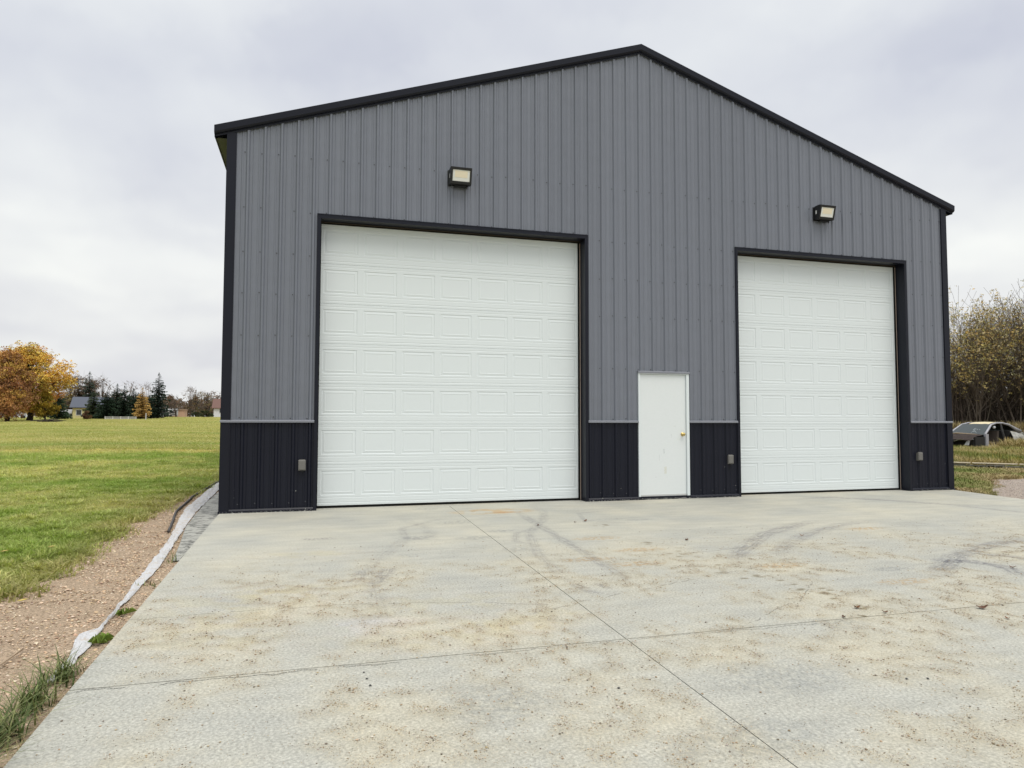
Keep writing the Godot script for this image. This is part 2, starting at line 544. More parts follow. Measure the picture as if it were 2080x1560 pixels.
func build_ground() -> void:
	var xs := spaced(-450, -14, 22, 0.5, 450)
	xs.append_array([-0.04, 0.0, W, W + 0.04])
	xs.sort()
	var zs := spaced(-450, -24, 14, 0.5, 300)
	var st := S(true)
	for i in xs.size() - 1:
		for j in zs.size() - 1:
			var q := [Vector2(xs[i], zs[j]), Vector2(xs[i + 1], zs[j]), Vector2(xs[i + 1], zs[j + 1]), Vector2(xs[i], zs[j + 1])]
			for k in [0, 1, 2, 0, 2, 3]:
				var p: Vector2 = q[k]
				var c := lawn_color(p.x, p.y)
				st.set_color(Color(c.r * 1.1, c.g * 0.98, c.b * 1.2))
				var sink := 0.0
				if p.x < 0.1 and p.x > dirt_edge(p.y) + 0.15 or p.x > W and p.y > -0.5:
					sink = 0.06
				st.add_vertex(Vector3(p.x, ground_y(p.x, p.y) - sink, p.y))
	var m := tinted(0.95, 0.2)
	m.albedo_texture = tile(512, 0.02, 4, 5, 0.62, 1.0)
	bumps(m, tile(256, 0.05, 4, 6), 2.0, 0.6)
	kind(obj("ground", st, m), "structure")

	# bare strip of sandy gravel beside the slab
	var ds := S(true)
	var rows := []
	var z := -20.0
	while z < 13.0:
		var e := dirt_edge(z)
		var row := []
		for k in 9:
			var x := lerpf(e - 0.06, 0.02, k / 8.0)
			row.append(Vector3(x, ground_y(minf(x, -0.03), z) + 0.006 + 0.02 * patchy.get_noise_2d(x * 40.0, z * 40.0) * (1.0 if k > 0 else 0.0) - (0.02 if k == 0 else 0.0), z))
		rows.append(row)
		z += 0.1 if z > -6.0 else 0.5
	sheet(ds, rows)
	var dm := mat(0.67, 0.51, 0.36, 0.95, 0.2)
	dm.albedo_texture = tile(512, 0.035, 5, 21, 0.7, 1.0)
	bumps(dm, tile(512, 0.06, 5, 22), 3.0, 1.4)
	kind(obj("gravel_strip", ds, dm), "structure")
	# loose stones on it
	var stone := pebble_mesh()
	var pl := []
	var cl := PackedColorArray()
	for i in 26000:
		var zz := rng.randf_range(-9.0, 8.2)
		var e := dirt_edge(zz)
		var x := rng.randf_range(e - 0.12, -0.015)
		var s := rng.randf_range(0.004, 0.0085) * (1.0 + 1.2 * pow(rng.randf(), 8.0))
		pl.append(Transform3D(spin(rng.randf() * TAU, rng.randf_range(-0.4, 0.4), Vector3(s, s * 0.7, s * 1.2)), Vector3(x, ground_y(x, zz) + 0.008, zz)))
		cl.append(vary([Color(0.56, 0.41, 0.27), Color(0.6, 0.46, 0.33), Color(0.46, 0.32, 0.21), Color(0.62, 0.52, 0.40), Color(0.25, 0.175, 0.12)][rng.randi() % 5], 0.25))
	kind(multi("loose_gravel", stone, tinted(0.9), pl, cl), "stuff")

	# grass: short mown blades near, the rough field beyond
	var gm := tinted(0.75, 0.25, lin(0.7, 0.8, 0.35))
	var tuft := blades(14, 0.05, 0.11, 31, 1.9)
	pl = []
	cl = PackedColorArray()
	for i in 190000:
		var r := 5.0 * pow(7.0, pow(rng.randf(), 0.78)) if i < 150000 else rng.randf_range(5.0, 16.0)
		var a := deg_to_rad(rng.randf_range(-62.0, 2.0))
		var x := 1.2 + sin(a) * r
		var zz := 10.5 - cos(a) * r
		var e := dirt_edge(zz)
		if x > e + pow(rng.randf(), 4.0) * 0.45 or x > -0.15:
			continue
		var near_edge := exp(-(e - x) / 0.3)
		if rng.randf() < near_edge * 0.45:
			continue
		var sc := rng.randf_range(0.6, 1.2) * (1.0 + 0.7 * smoothstep(0.1, 0.5, patchy.get_noise_2d(x * 17.0, zz * 17.0))) * (1.0 + 0.02 * maxf(r - 8.0, 0.0)) * (1.0 + 0.5 * near_edge * rng.randf())
		pl.append(Transform3D(spin(rng.randf() * TAU, 0, Vector3(sc * 1.2, sc * 0.95, sc * 1.2)), Vector3(x, ground_y(x, zz) - 0.004, zz)))
		cl.append(vary(lawn_color(x, zz), 0.32) * 1.2)
	kind(multi("mown_grass", tuft, gm, pl, cl), "stuff")
	var rough := blades(16, 0.12, 0.5, 32, 1.7)
	pl = []
	cl = PackedColorArray()
	for i in 120000:
		var r := 27.0 * pow(5.6, rng.randf())
		var a := deg_to_rad(rng.randf_range(-42.0, 0.0))
		var x := 1.2 + sin(a) * r
		var zz := 10.5 - cos(a) * r
		if zz > -18.8 + 0.9 * patchy.get_noise_2d(x * 1.3, 77.0) or x > -0.4:
			continue
		var sc := rng.randf_range(0.5, 1.15) * (0.8 + r * 0.006)
		pl.append(Transform3D(spin(rng.randf() * TAU, 0, Vector3(sc * 1.4, sc, sc * 1.4)), Vector3(x, ground_y(x, zz) - 0.01, zz)))
		cl.append(vary(lawn_color(x, zz), 0.22) * 1.1)
	kind(multi("field_grass", rough, gm, pl, cl), "stuff")

func blades(n: int, h: float, spread: float, seed_: int, most_lean := 0.8, wide := 1.0) -> ArrayMesh:
	var r_ := RandomNumberGenerator.new()
	r_.seed = seed_
	var st := S()
	for i in n:
		var p := Vector3(r_.randf_range(-0.5, 0.5), 0, r_.randf_range(-0.5, 0.5)) * spread
		var a := r_.randf() * TAU
		var d := Vector3(cos(a), 0, sin(a))
		var side := Vector3(-d.z, 0, d.x) * h * wide * r_.randf_range(0.05, 0.1)
		var hh := h * r_.randf_range(0.55, 1.1)
		var lean := r_.randf_range(0.1, most_lean) * hh
		var m := p + d * lean * 0.35 + Vector3(0, hh * 0.6, 0)
		tri(st, p - side, m, p + side)
		tri(st, m - side * 0.8, p + d * lean + Vector3(0, hh, 0), m + side * 0.8)
	return plain_mesh(st, null)

func pebble_mesh() -> ArrayMesh:
	var st := S()
	var r_ := RandomNumberGenerator.new()
	r_.seed = 8
	var ring := []
	for i in 5:
		var a := i * TAU / 5 + r_.randf_range(-0.2, 0.2)
		ring.append(Vector3(cos(a), r_.randf_range(-0.2, 0.2), sin(a)) * r_.randf_range(0.8, 1.1))
	for i in 5:
		tri(st, Vector3(0.1, 0.8, 0), ring[i], ring[(i + 1) % 5])
		tri(st, Vector3(0, -0.8, 0), ring[(i + 1) % 5], ring[i])
	return plain_mesh(st, null)


# ---------------------------------------------------------------- the concrete apron
const TW := 2048
const TH := 1536
const PX := 157.5            # texture pixels per metre

func smear(d: PackedByteArray, pts: Array, wide: float, dark: float, tread: float, n: FastNoiseLite) -> void:
	# a rubber mark: a soft band that darkens the slab, broken up by the grain of the surface
	var cv := Curve2D.new()
	for k in pts.size():
		var a: Vector2 = pts[maxi(k - 1, 0)]
		var b: Vector2 = pts[mini(k + 1, pts.size() - 1)]
		cv.add_point(pts[k], -(b - a) / 6.0, (b - a) / 6.0)
	var length := cv.get_baked_length()
	var step := 0.75 / PX
	var half := int(wide * PX / 2) + 1
	var s := 0.0
	while s < length:
		var p := cv.sample_baked(s)
		var q := (cv.sample_baked(minf(s + 0.02, length)) - cv.sample_baked(maxf(s - 0.02, 0.0))).normalized()
		var ends := minf(1.0, minf(s, length - s) / (0.18 * length + 0.01))
		var beat := 1.0
		if tread > 0.0:
			beat = 0.35 + 0.65 * float(fmod(s, tread) < tread * 0.55)
		for o in range(-half, half + 1):
			var v := Vector2(p.x - q.y * o / PX, p.y + q.x * o / PX)
			var x := int(v.x * PX)
			var y := int((v.y + 0.1) * PX)
			if x < 0 or y < 0 or x >= TW or y >= TH:
				continue
			var f := 1.0 - absf(o) / (half + 0.5)
			var g := clampf(n.get_noise_2d(x * 0.8, y * 0.8) * 0.6 + 0.45 + 0.7 * n.get_noise_2d(s * 14.0, o * 2.6 + wide * 900.0), 0.0, 1.0)
			var k := 1.0 - dark * ends * beat * g * minf(1.0, f * 1.6) * 0.3
			var i := (y * TW + x) * 3
			d[i] = int(d[i] * k)
			d[i + 1] = int(d[i + 1] * k)
			d[i + 2] = int(d[i + 2] * lerpf(k, 1.0, 0.15))
		s += step

func blot(d: PackedByteArray, c: Vector2, rx: float, rz: float, tint: Vector3, strength: float, n: FastNoiseLite) -> void:
	for y in range(maxi(0, int((c.y + 0.1 - rz) * PX)), mini(TH, int((c.y + 0.1 + rz) * PX))):
		for x in range(maxi(0, int((c.x - rx) * PX)), mini(TW, int((c.x + rx) * PX))):
			var u := (x / PX - c.x) / rx
			var v := (y / PX - 0.1 - c.y) / rz
			var f := 1.0 - u * u - v * v
			if f <= 0.0:
				continue
			var k := clampf(f * 1.3 * clampf(n.get_noise_2d(x, y) * 1.8 + 0.5, 0.0, 1.0), 0.0, 1.0) * strength
			var i := (y * TW + x) * 3
			d[i] = int(d[i] * lerpf(1.0, tint.x, k))
			d[i + 1] = int(d[i + 1] * lerpf(1.0, tint.y, k))
			d[i + 2] = int(d[i + 2] * lerpf(1.0, tint.z, k))

var silt_map: PackedByteArray

func silt(x: float, z: float) -> float:                     # 0..1: how much sandy silt lies there
	var px := clampi(int(x * PX), 0, TW - 1)
	var py := clampi(int((z + 0.1) * PX), 0, TH - 1)
	return silt_map[py * TW + px] / 255.0

func build_apron() -> void:
	var a := noise(0.0045, 5, 62).get_image(TW, TH, false, false, true)
	var b := noise(0.03, 4, 63).get_image(TW / 4, TH, false, false, true)       # faint broom and trowel sweeps along x
	b.resize(TW, TH, Image.INTERPOLATE_BILINEAR)
	var c := noise(0.3, 3, 64).get_image(TW, TH, false, false, true)
	var e := noise(0.03, 5, 66).get_image(TW, TH, false, false, true)
	for im: Image in [a, b, c, e]:
		im.convert(Image.FORMAT_L8)
	var da := a.get_data()
	var db := b.get_data()
	var dc := c.get_data()
	var de := e.get_data()
	var out := PackedByteArray()
	out.resize(TW * TH * 3)
	silt_map.resize(TW * TH)
	var i := 0
	var o := 0
	for y in TH:
		var z := y / PX - 0.1
		var near := smoothstep(2.6, 4.6, z)
		var sheen := lerpf(0.5, 1.0, near)
		for x in TW:
			var na := (da[i] - 128) * 0.0022
			var nb := (db[i] - 128) * 0.0007
			var nc := (dc[i] - 128) * 0.0014 * sheen
			var k := 1.0 - 0.012 * near + na * 0.22 + nb * 0.45 + nc
			# silt: dry sandy grains in patches, with the slab showing between them
			var s := 0.0
			var tan_ := 0.0
			if near > 0.0:
				var w := clampf((de[i] - 88) * 0.0095, 0.0, 1.0) * clampf((da[i] - 88) * 0.02, 0.08, 1.0) * near
				silt_map[i] = int(w * 255.0)
				tan_ = clampf((da[i] - 96) * 0.013, 0.0, 1.0) * near
				s = w * clampf(0.25 + (dc[i] - 110) * 0.014, 0.0, 1.0)
			out[o] = clampi(int(186.5 * k * (1.0 - 0.065 * s) * (1.0 - 0.010 * tan_)), 0, 255)
			out[o + 1] = clampi(int(184.5 * k * (1.0 - 0.085 * s) * (1.0 - 0.018 * tan_) * (1.0 - na * 0.04)), 0, 255)
			out[o + 2] = clampi(int(172.5 * k * (1.0 - 0.12 * s) * (1.0 - 0.034 * tan_) * (1.0 - na * 0.12)), 0, 255)
			i += 1
			o += 3
	var g := noise(0.09, 3, 71)
	var V := func(p: Array) -> Array:
		var r := []
		for q in p:
			r.append(Vector2(q[0], q[1]))
		return r
	# tyre marks
	smear(out, V.call([[5.2, 4.5], [5.59, 3.98], [6.53, 3.12], [7.37, 2.64], [7.95, 2.4]]), 0.26, 0.55, 0.0, g)
	smear(out, V.call([[5.8, 4.4], [6.08, 3.98], [6.96, 3.3], [7.86, 2.8], [8.7, 2.58]]), 0.24, 0.42, 0.0, g)
	smear(out, V.call([[6.8, 5.5], [6.85, 5.24], [7.79, 4.64], [8.57, 4.33], [9.6, 4.05]]), 0.26, 0.65, 0.0, g)
	smear(out, V.call([[7.2, 4.78], [7.54, 4.86], [7.7, 5.01], [7.73, 5.22], [7.5, 5.6]]), 0.22, 0.7, 0.0, g)
	smear(out, V.call([[8.0, 4.6], [8.3, 4.85], [8.25, 5.2], [8.05, 5.5]]), 0.2, 0.5, 0.0, g)
	smear(out, V.call([[4.1, 0.5], [4.06, 1.2], [4.04, 2.03], [3.99, 3.22], [3.96, 4.13], [3.91, 5.0]]), 0.16, 0.42, 0.0, g)
	smear(out, V.call([[4.5, 0.2], [4.45, 0.9], [4.2, 1.6], [3.75, 2.4], [3.5, 3.48], [3.42, 4.29], [3.4, 5.04]]), 0.14, 0.3, 0.0, g)
	smear(out, V.call([[2.38, 0.66], [2.43, 1.16], [2.6, 1.65], [2.61, 2.31], [2.26, 2.46], [1.98, 3.12], [1.78, 3.68], [1.74, 4.8], [1.72, 5.6]]), 0.2, 0.22, 0.0, g)
	smear(out, V.call([[1.95, 3.75], [1.91, 3.95], [1.85, 4.15], [1.76, 4.38]]), 0.17, 0.75, 0.04, g)
	smear(out, V.call([[1.67, 3.8], [1.66, 3.95], [1.64, 4.12], [1.54, 4.32]]), 0.15, 0.55, 0.04, g)
	smear(out, V.call([[3.4, 4.75], [3.45, 4.95], [3.5, 5.15]]), 0.12, 0.7, 0.035, g)
	smear(out, V.call([[3.62, 4.78], [3.68, 4.98]]), 0.13, 0.75, 0.035, g)
	smear(out, V.call([[1.1, 2.18], [1.27, 2.22], [1.5, 2.16]]), 0.16, 0.6, 0.05, g)
	smear(out, V.call([[2.95, 1.1], [2.3, 1.75], [2.28, 2.4], [2.75, 2.62]]), 0.12, 0.3, 0.0, g)
	smear(out, V.call([[4.05, 2.1], [3.6, 2.35], [3.45, 2.9], [3.7, 3.2]]), 0.12, 0.3, 0.0, g)
	smear(out, V.call([[8.9, 0.5], [9.85, 0.45], [10.5, 0.95], [11.2, 1.7], [12.4, 2.2]]), 0.25, 0.3, 0.0, g)
	smear(out, V.call([[9.5, 0.25], [10.35, 0.9], [11.1, 1.76], [11.6, 3.0]]), 0.2, 0.3, 0.0, g)
	smear(out, V.call([[5.6, 0.9], [4.9, 1.1], [4.75, 1.7], [5.3, 2.1]]), 0.08, 0.25, 0.0, g)
	for q in [[3.03, 1.46, 0.28, 0.16, 0.4], [3.08, 2.54, 0.3, 0.16, 0.45], [3.45, 2.19, 0.26, 0.1, 0.42], [2.82, 0.22, 0.22, 0.1, 0.35], [3.33, 3.26, 0.2, 0.14, 0.3], [2.38, 2.37, 0.3, 0.18, 0.3], [6.58, 4.98, 0.3, 0.1, 0.4], [4.84, 6.25, 0.3, 0.16, 0.3], [3.79, 6.98, 0.5, 0.3, 0.25], [3.19, 7.58, 0.5, 0.25, 0.25], [2.15, 6.9, 0.36, 0.3, 0.3], [5.1, 1.7, 0.3, 0.12, 0.3], [5.5, 1.8, 0.25, 0.1, 0.25], [2.2, 3.3, 0.2, 0.1, 0.3], [0.5, 0.4, 0.1, 0.08, 0.2]]:
		blot(out, Vector2(q[0], q[1]), q[2], q[3], Vector3(0.76, 0.78, 0.82), q[4] * 1.1, g)
	var soft := noise(0.02, 3, 72)
	blot(out, Vector2(3.75, 0.66), 0.7, 0.3, Vector3(1.0, 0.88, 0.74), 0.8, soft)                     # rust
	blot(out, Vector2(3.95, 0.78), 0.25, 0.08, Vector3(0.96, 0.8, 0.66), 0.7, g)
	for q in [[0.6, 4.7, 0.8, 0.6], [1.1, 4.4, 0.7, 0.4], [0.6, 5.4, 0.6, 0.5], [2.2, 5.1, 0.9, 0.35], [2.74, 5.62, 0.6, 0.3], [2.0, 5.75, 0.9, 0.35], [1.2, 3.0, 0.7, 0.2]]:
		blot(out, Vector2(q[0], q[1]), q[2], q[3], Vector3(1.02, 0.99, 0.92), 0.45, soft)
	blot(out, Vector2(1.67, 5.5), 0.4, 0.3, Vector3(1.03, 1.03, 1.08), 0.8, soft)
	for q in [[4.6, 3.6], [4.3, 4.2], [3.9, 3.9], [4.4, 2.9], [5.6, 4.6], [6.3, 5.4], [8.0, 3.1]]:
		blot(out, Vector2(q[0], q[1]), 0.35, 0.12, Vector3(0.95, 0.82, 0.68), 0.6, g)
	# footprints of a small animal, tracks of mud
	for q in [[4.79, 2.21], [4.8, 3.28], [4.93, 3.88], [4.96, 4.58], [5.05, 4.85], [5.14, 5.04], [5.2, 5.25], [5.24, 5.43], [5.35, 5.56], [5.45, 5.63], [5.35, 5.85], [5.25, 6.11]]:
		for k in 4:
			blot(out, Vector2(q[0] + rng.randf_range(-0.12, 0.12), q[1] + rng.randf_range(-0.16, 0.16)), 0.05, 0.03, Vector3(0.75, 0.72, 0.66), 0.8, soft)
	# hairline cracks
	var wob := noise(0.05, 3, 73)
	for line in [[[0.0, 6.195], [1.5, 6.21], [3.2, 6.195]], [[3.3, 6.19], [5.0, 6.21]], [[0.0, 6.21], [1.4, 6.195], [2.6, 6.215]], [[0.0, 4.93], [0.51, 4.91], [0.89, 4.89], [1.51, 4.92], [2.01, 4.99], [2.51, 5.11], [3.0, 5.3]], [[2.78, 5.49], [3.22, 5.33]], [[3.26, 5.3], [4.1, 5.0], [5.4, 4.6]], [[4.23, 6.1], [4.61, 5.85], [4.95, 5.71], [5.5, 5.2]], [[5.0, 3.9], [5.9, 3.75], [6.7, 3.95]], [[7.0, 4.9], [7.8, 4.9], [9.0, 5.2]]]:
		for k in line.size() - 1:
			var p := Vector2(line[k][0], line[k][1])
			var q := Vector2(line[k + 1][0], line[k + 1][1])
			var n := int(p.distance_to(q) * PX * 1.4)
			for t in n:
				var v := p.lerp(q, float(t) / n)
				var x := int(v.x * PX)
				var y := int((v.y + 0.1 + 0.03 * wob.get_noise_2d(v.x * PX * 0.6, v.y * PX * 0.6)) * PX)
				if x >= 0 and y >= 0 and x < TW and y < TH and wob.get_noise_2d(v.x * 60.0, v.y * 300.0 + 50.0) > -0.18:
					var at := (y * TW + x) * 3
					for u in 3:
						out[at + u] = int(out[at + u] * 0.74)
	var tex := ImageTexture.create_from_image(Image.create_from_data(TW, TH, false, Image.FORMAT_RGB8, out))
	var m := mat(1, 1, 1, 0.85, 0.35)
	m.albedo_texture = tex
	m.detail_enabled = true
	m.detail_albedo = tile(512, 0.12, 4, 81, 0.84, 1.0)
	m.detail_blend_mode = BaseMaterial3D.BLEND_MODE_MUL
	m.detail_uv_layer = BaseMaterial3D.DETAIL_UV_2
	m.normal_enabled = true
	var nim := noise(0.14, 3, 82).get_seamless_image(512, 512)
	nim.convert(Image.FORMAT_RGBA8)
	nim.bump_map_to_normal_map(1.2)
	m.normal_texture = ImageTexture.create_from_image(nim)
	m.normal_scale = 0.22
	m.uv1_scale = Vector3.ONE
	var apron := Node3D.new()
	put(apron, "concrete_apron", self)
	kind(apron, "structure")
	var g2 := 0.0035
	for bx in [[0.0, 3.24 - g2], [3.24 + g2, W - 0.03]]:
		for bz in [[0.0, 3.09 - 0.002], [3.09 + 0.002, 6.2 - 0.005], [6.2 + 0.005, 13.0]]:
			var st := S()
			slab(st, bx[0], bx[1], bz[0], bz[1])
			obj("slab", st, m, apron)
	var st2 := S()
	slab(st2, 0.02, W - 0.02, -0.6, -0.004)
	obj("slab", st2, m, apron)

func slab(st: SurfaceTool, x0: float, x1: float, z0: float, z1: float) -> void:
	var T := func(x: float, z: float) -> Vector3: return Vector3(x, -FALL * maxf(z, 0.0), z)
	var D := Vector3(0, -0.13, 0)
	var c := [T.call(x0, z0), T.call(x1, z0), T.call(x1, z1), T.call(x0, z1)]
	var all := [[c[0], c[1], c[2], c[3]]]
	for i in 4:
		var j := (i + 1) % 4
		all.append([c[j], c[i], c[i] + D, c[j] + D])
	for f in all:
		for k in [0, 1, 2, 0, 2, 3]:
			var p: Vector3 = f[k]
			st.set_uv(Vector2(p.x * PX / TW, (p.z + 0.1 + p.y * 0.2) * PX / TH))
			st.set_uv2(Vector2(p.x * 1.7, p.z * 1.7))
			st.add_vertex(p)


# ---------------------------------------------------------------- the steel building
func build_workshop() -> void:
	var grey := mat(0.156, 0.170, 0.204, 0.30, 0.6)
	var ripple := tile(256, 0.015, 3, 90)
	bumps(grey, ripple, 0.5, 0.5)
	var greys := [grey]
	for tone in [0.965, 1.03]:
		var v: StandardMaterial3D = grey.duplicate()
		v.albedo_color = lin(0.156 * tone, 0.170 * tone, 0.204 * tone)
		v.uv1_offset = Vector3(tone * 3.0, tone * 7.0, 0.3)
		greys.append(v)
	var black := mat(0.011, 0.0125, 0.021, 0.33, 0.32)
	bumps(black, ripple, 0.2, 0.5)
	var trim := mat(0.0095, 0.011, 0.0185, 0.34, 0.34)
	var ledge := mat(0.20, 0.21, 0.24, 0.45, 0.5)
	var white := mat(0.70, 0.755, 0.768, 0.5, 0.5)
	var seal := mat(0.008, 0.008, 0.008, 0.8, 0.3)
	var wood := mat(0.36, 0.25, 0.17, 0.8, 0.2)
	var fastener := mat(0.055, 0.058, 0.068, 0.5, 0.5)
	var b := thing("steel_workshop", "tall charcoal grey ribbed steel workshop with two white overhead doors", "building")
	var p := rib_points()

	# siding sheets, 36 inches each, clipped round the openings
	var k := -1
	while true:
		var x0 := maxf(RIB0 + 0.9144 * k, 0.1)
		var x1 := minf(RIB0 + 0.9144 * (k + 1), W - 0.1)
		if x0 >= x1:
			break
		var cuts := [x0, x1]
		for q in OPENINGS:
			for e in [q[0], q[1]]:
				if e > x0 and e < x1:
					cuts.append(e)
		cuts.sort()
		var up := S()
		for i in cuts.size() - 1:
			var mid: float = (cuts[i] + cuts[i + 1]) / 2
			var low := 1.27
			var over := true
			for q in OPENINGS:
				if mid > q[0] and mid < q[1]:
					low = q[2]
					over = false
			strips(up, p, cuts[i], cuts[i + 1], low, roof_line)
			if over:
				var dn := S()
				strips(dn, p, cuts[i], cuts[i + 1], 0.0, func(_x: float) -> float: return 1.272)
				obj("wainscot_panel", dn, black, b)
		obj("siding_panel", up, greys[[0, 1, 0, 2, 0, 0, 1, 2, 0, 1, 0, 2, 0, 1, 0, 0][(k + 1) % 16]], b)
		k += 1

	# screws in rows beside the ribs
	var sc := S()
	for i in 56:
		var x := RIB0 + RIBS * i - 0.045
		for y in [0.12, 1.33, 2.14, 2.51, 3.01, 3.108, 3.628, 3.706, 4.256, 4.34, 5.15]:
			var mid_bay := x > 5.4 and x < 8.3
			if (y in [2.51, 3.108, 3.706, 4.34] and mid_bay) or (y in [2.14, 3.01, 3.628, 4.256] and not mid_bay):
				continue
			if y > roof_line(x) - 0.08 or x > W - 0.12 or rng.randf() < 0.03:
				continue
			var open := false
			for q in OPENINGS:
				if x > q[0] - 0.02 and x < q[1] + 0.02 and y < q[2] + 0.02:
					open = true
			if open:
				continue
			var yy: float = y + rng.randf_range(-0.012, 0.012)
			lathe(sc, Vector3(x, yy, 0.0), Vector3(0, 0, 1), [[0.0, 0.0095], [0.002, 0.0095], [0.0022, 0.0065], [0.008, 0.006]], 6)
		for q in [OPENINGS[0], OPENINGS[1]]:
			if x > q[0] and x < q[1]:
				lathe(sc, Vector3(x, 4.34, 0.0), Vector3(0, 0, 1), [[0.0, 0.0095], [0.002, 0.0095], [0.0022, 0.0065], [0.008, 0.006]], 6)
	kind(obj("screws", sc, fastener, b), "stuff")

	# corner trims, ledge, base
	for s in [0, 1]:
		var st := S()
		var xa := -0.012 if s == 0 else W - 0.12
		var xb := 0.12 if s == 0 else W + 0.012
		box(st, Vector3(xa, -0.01, 0.0), Vector3(xb, 5.40, 0.030))
		var xc := -0.012 if s == 0 else W
		box(st, Vector3(xc, -0.01, -0.12), Vector3(xc + 0.012, 5.36, -0.001))
		# the raised inner leg of the trim
		var xd := 0.108 if s == 0 else W - 0.12
		box(st, Vector3(xd, -0.01, 0.0305), Vector3(xd + 0.012, 5.40, 0.034))
		obj("corner_trim", st, trim, b)
	for q in [[-0.016, 1.249], [5.501, 6.389], [7.33, 8.262], [11.965, W + 0.016]]:
		var st := S()
		push_x(st, PackedVector2Array([Vector2(0.0, 1.30), Vector2(0.028, 1.298), Vector2(0.045, 1.286), Vector2(0.045, 1.262), Vector2(0.0, 1.262)]), q[0], q[1])
		obj("ledge_trim", st, ledge, b)
		var bs := S()
		push_x(bs, PackedVector2Array([Vector2(0.0, 0.052), Vector2(0.027, 0.05), Vector2(0.040, 0.03), Vector2(0.038, -0.004), Vector2(0.0, -0.004)]), maxf(q[0], 0.122), minf(q[1], W - 0.122))
		obj("base_trim", bs, black, b)
	boxes("base_trim", Vector3(-0.02, -0.012, 0.0), Vector3(0.121, 0.03, 0.0405), black, b)
	boxes("base_trim", Vector3(W - 0.121, -0.012, 0.0), Vector3(W + 0.02, 0.03, 0.0405), black, b)

	# the two overhead doors with their jambs, header and seals
	overhead(b, 1.25, 5.50, 1.252, 5.412, 1.352, 0.5893, 0.497, 7, white, trim, seal, wood)
	overhead(b, 8.263, 11.964, 8.235, 11.872, 8.303, 0.6035, 0.508, 6, white, trim, seal, wood)

	man_door(b, white, ledge, trim)

	# the rake trims, roof, ridge cap, fascia and soffit
	var top := Vector3(W / 2, EAVE + PITCH * (W / 2 + 0.148), 0)
	for s in [-1.0, 1.0]:
		var st := S()
		var X := func(t: float) -> float: return W / 2 + s * (W / 2 + 0.178) * t
		var yb := func(t: float) -> float: return top.y - PITCH * (W / 2 + 0.178) * t
		# section: [height above the siding line, z]
		var sec := [[-0.022, 0.0275], [0.002, 0.0285], [0.014, 0.060], [0.036, 0.076], [0.128, 0.080], [0.134, 0.050], [0.134, -0.05], [-0.02, -0.05]]
		for i in sec.size() - 1:
			quad(st, Vector3(X.call(0.0), yb.call(0.0) + sec[i + 1][0], sec[i + 1][1]), Vector3(X.call(1.0), yb.call(1.0) + sec[i + 1][0], sec[i + 1][1]), Vector3(X.call(1.0), yb.call(1.0) + sec[i][0], sec[i][1]), Vector3(X.call(0.0), yb.call(0.0) + sec[i][0], sec[i][1]))
		for t in [0.0, 1.0]:
			var ring := PackedVector2Array()
			for q in sec:
				ring.append(Vector2(q[1], q[0]))
			var tr := Geometry2D.triangulate_polygon(ring)
			for i in range(0, tr.size(), 3):
				tri(st, Vector3(X.call(t), yb.call(t) + ring[tr[i]].y, ring[tr[i]].x), Vector3(X.call(t), yb.call(t) + ring[tr[i + 1]].y, ring[tr[i + 1]].x), Vector3(X.call(t), yb.call(t) + ring[tr[i + 2]].y, ring[tr[i + 2]].x))
		obj("rake_trim", st, trim, b)
		var rf := S()
		var ea := Vector3(X.call(1.0), yb.call(1.0) + 0.13, 0)
		var ri := Vector3(W / 2, top.y + 0.13, 0)
		for q in [[ri, ea, 0.0], [ri, ea, -0.03]]:
			var dy := Vector3(0, q[2], 0)
			quad(rf, q[0] + dy + Vector3(0, 0, -DEPTH - 0.3), q[1] + dy + Vector3(0, 0, -DEPTH - 0.3), q[1] + dy + Vector3(0, 0, -0.052), q[0] + dy + Vector3(0, 0, -0.052))
		for i in 20:                                          # ribs of the roof sheets
			var z := -0.6 - i * 0.9
			tube(rf, [ri + Vector3(0, 0.004, z), ea + Vector3(0, 0.004, z)], [0.02, 0.02], 4)
		obj("roof_panel", rf, trim, b)
		var ex: float = X.call(1.0)
		var ey: float = yb.call(1.0)
		boxes("fascia", Vector3(minf(ex, ex - s * 0.014), ey - 0.02, -DEPTH - 0.3), Vector3(maxf(ex, ex - s * 0.014), ey + 0.128, -0.055), trim, b)
		var wx := 0.0 if s < 0 else W
		boxes("soffit", Vector3(minf(ex - s * 0.016, wx), ey - 0.012, -DEPTH - 0.3), Vector3(maxf(ex - s * 0.016, wx), ey + 0.0, -0.055), mat(0.10, 0.105, 0.075, 0.6), b)
		# side wall
		var sw := S()
		var zs := []
		for i in 80:
			var c := -0.12 - i * RIBS
			if c < -DEPTH + 0.05:
				break
			zs.append_array([[c, 0.0], [c - 0.09, 0.0], [c - 0.105, 0.019], [c - 0.125, 0.019], [c - 0.14, 0.0]])
		for i in zs.size() - 1:
			for lv in [[1.27, 5.36, 0]]:
				quad(sw, Vector3(wx + s * zs[i + 1][1] * 0.6, lv[1], zs[i + 1][0]), Vector3(wx + s * zs[i][1] * 0.6, lv[1], zs[i][0]), Vector3(wx + s * zs[i][1] * 0.6, lv[0], zs[i][0]), Vector3(wx + s * zs[i + 1][1] * 0.6, lv[0], zs[i + 1][0]))
		obj("side_wall", sw, grey, b)
		var sl := S()
		for i in zs.size() - 1:
			quad(sl, Vector3(wx + s * zs[i + 1][1] * 0.6, 1.268, zs[i + 1][0]), Vector3(wx + s * zs[i][1] * 0.6, 1.268, zs[i][0]), Vector3(wx + s * zs[i][1] * 0.6, -0.1, zs[i][0]), Vector3(wx + s * zs[i + 1][1] * 0.6, -0.1, zs[i + 1][0]))
		obj("side_wainscot", sl, black, b)
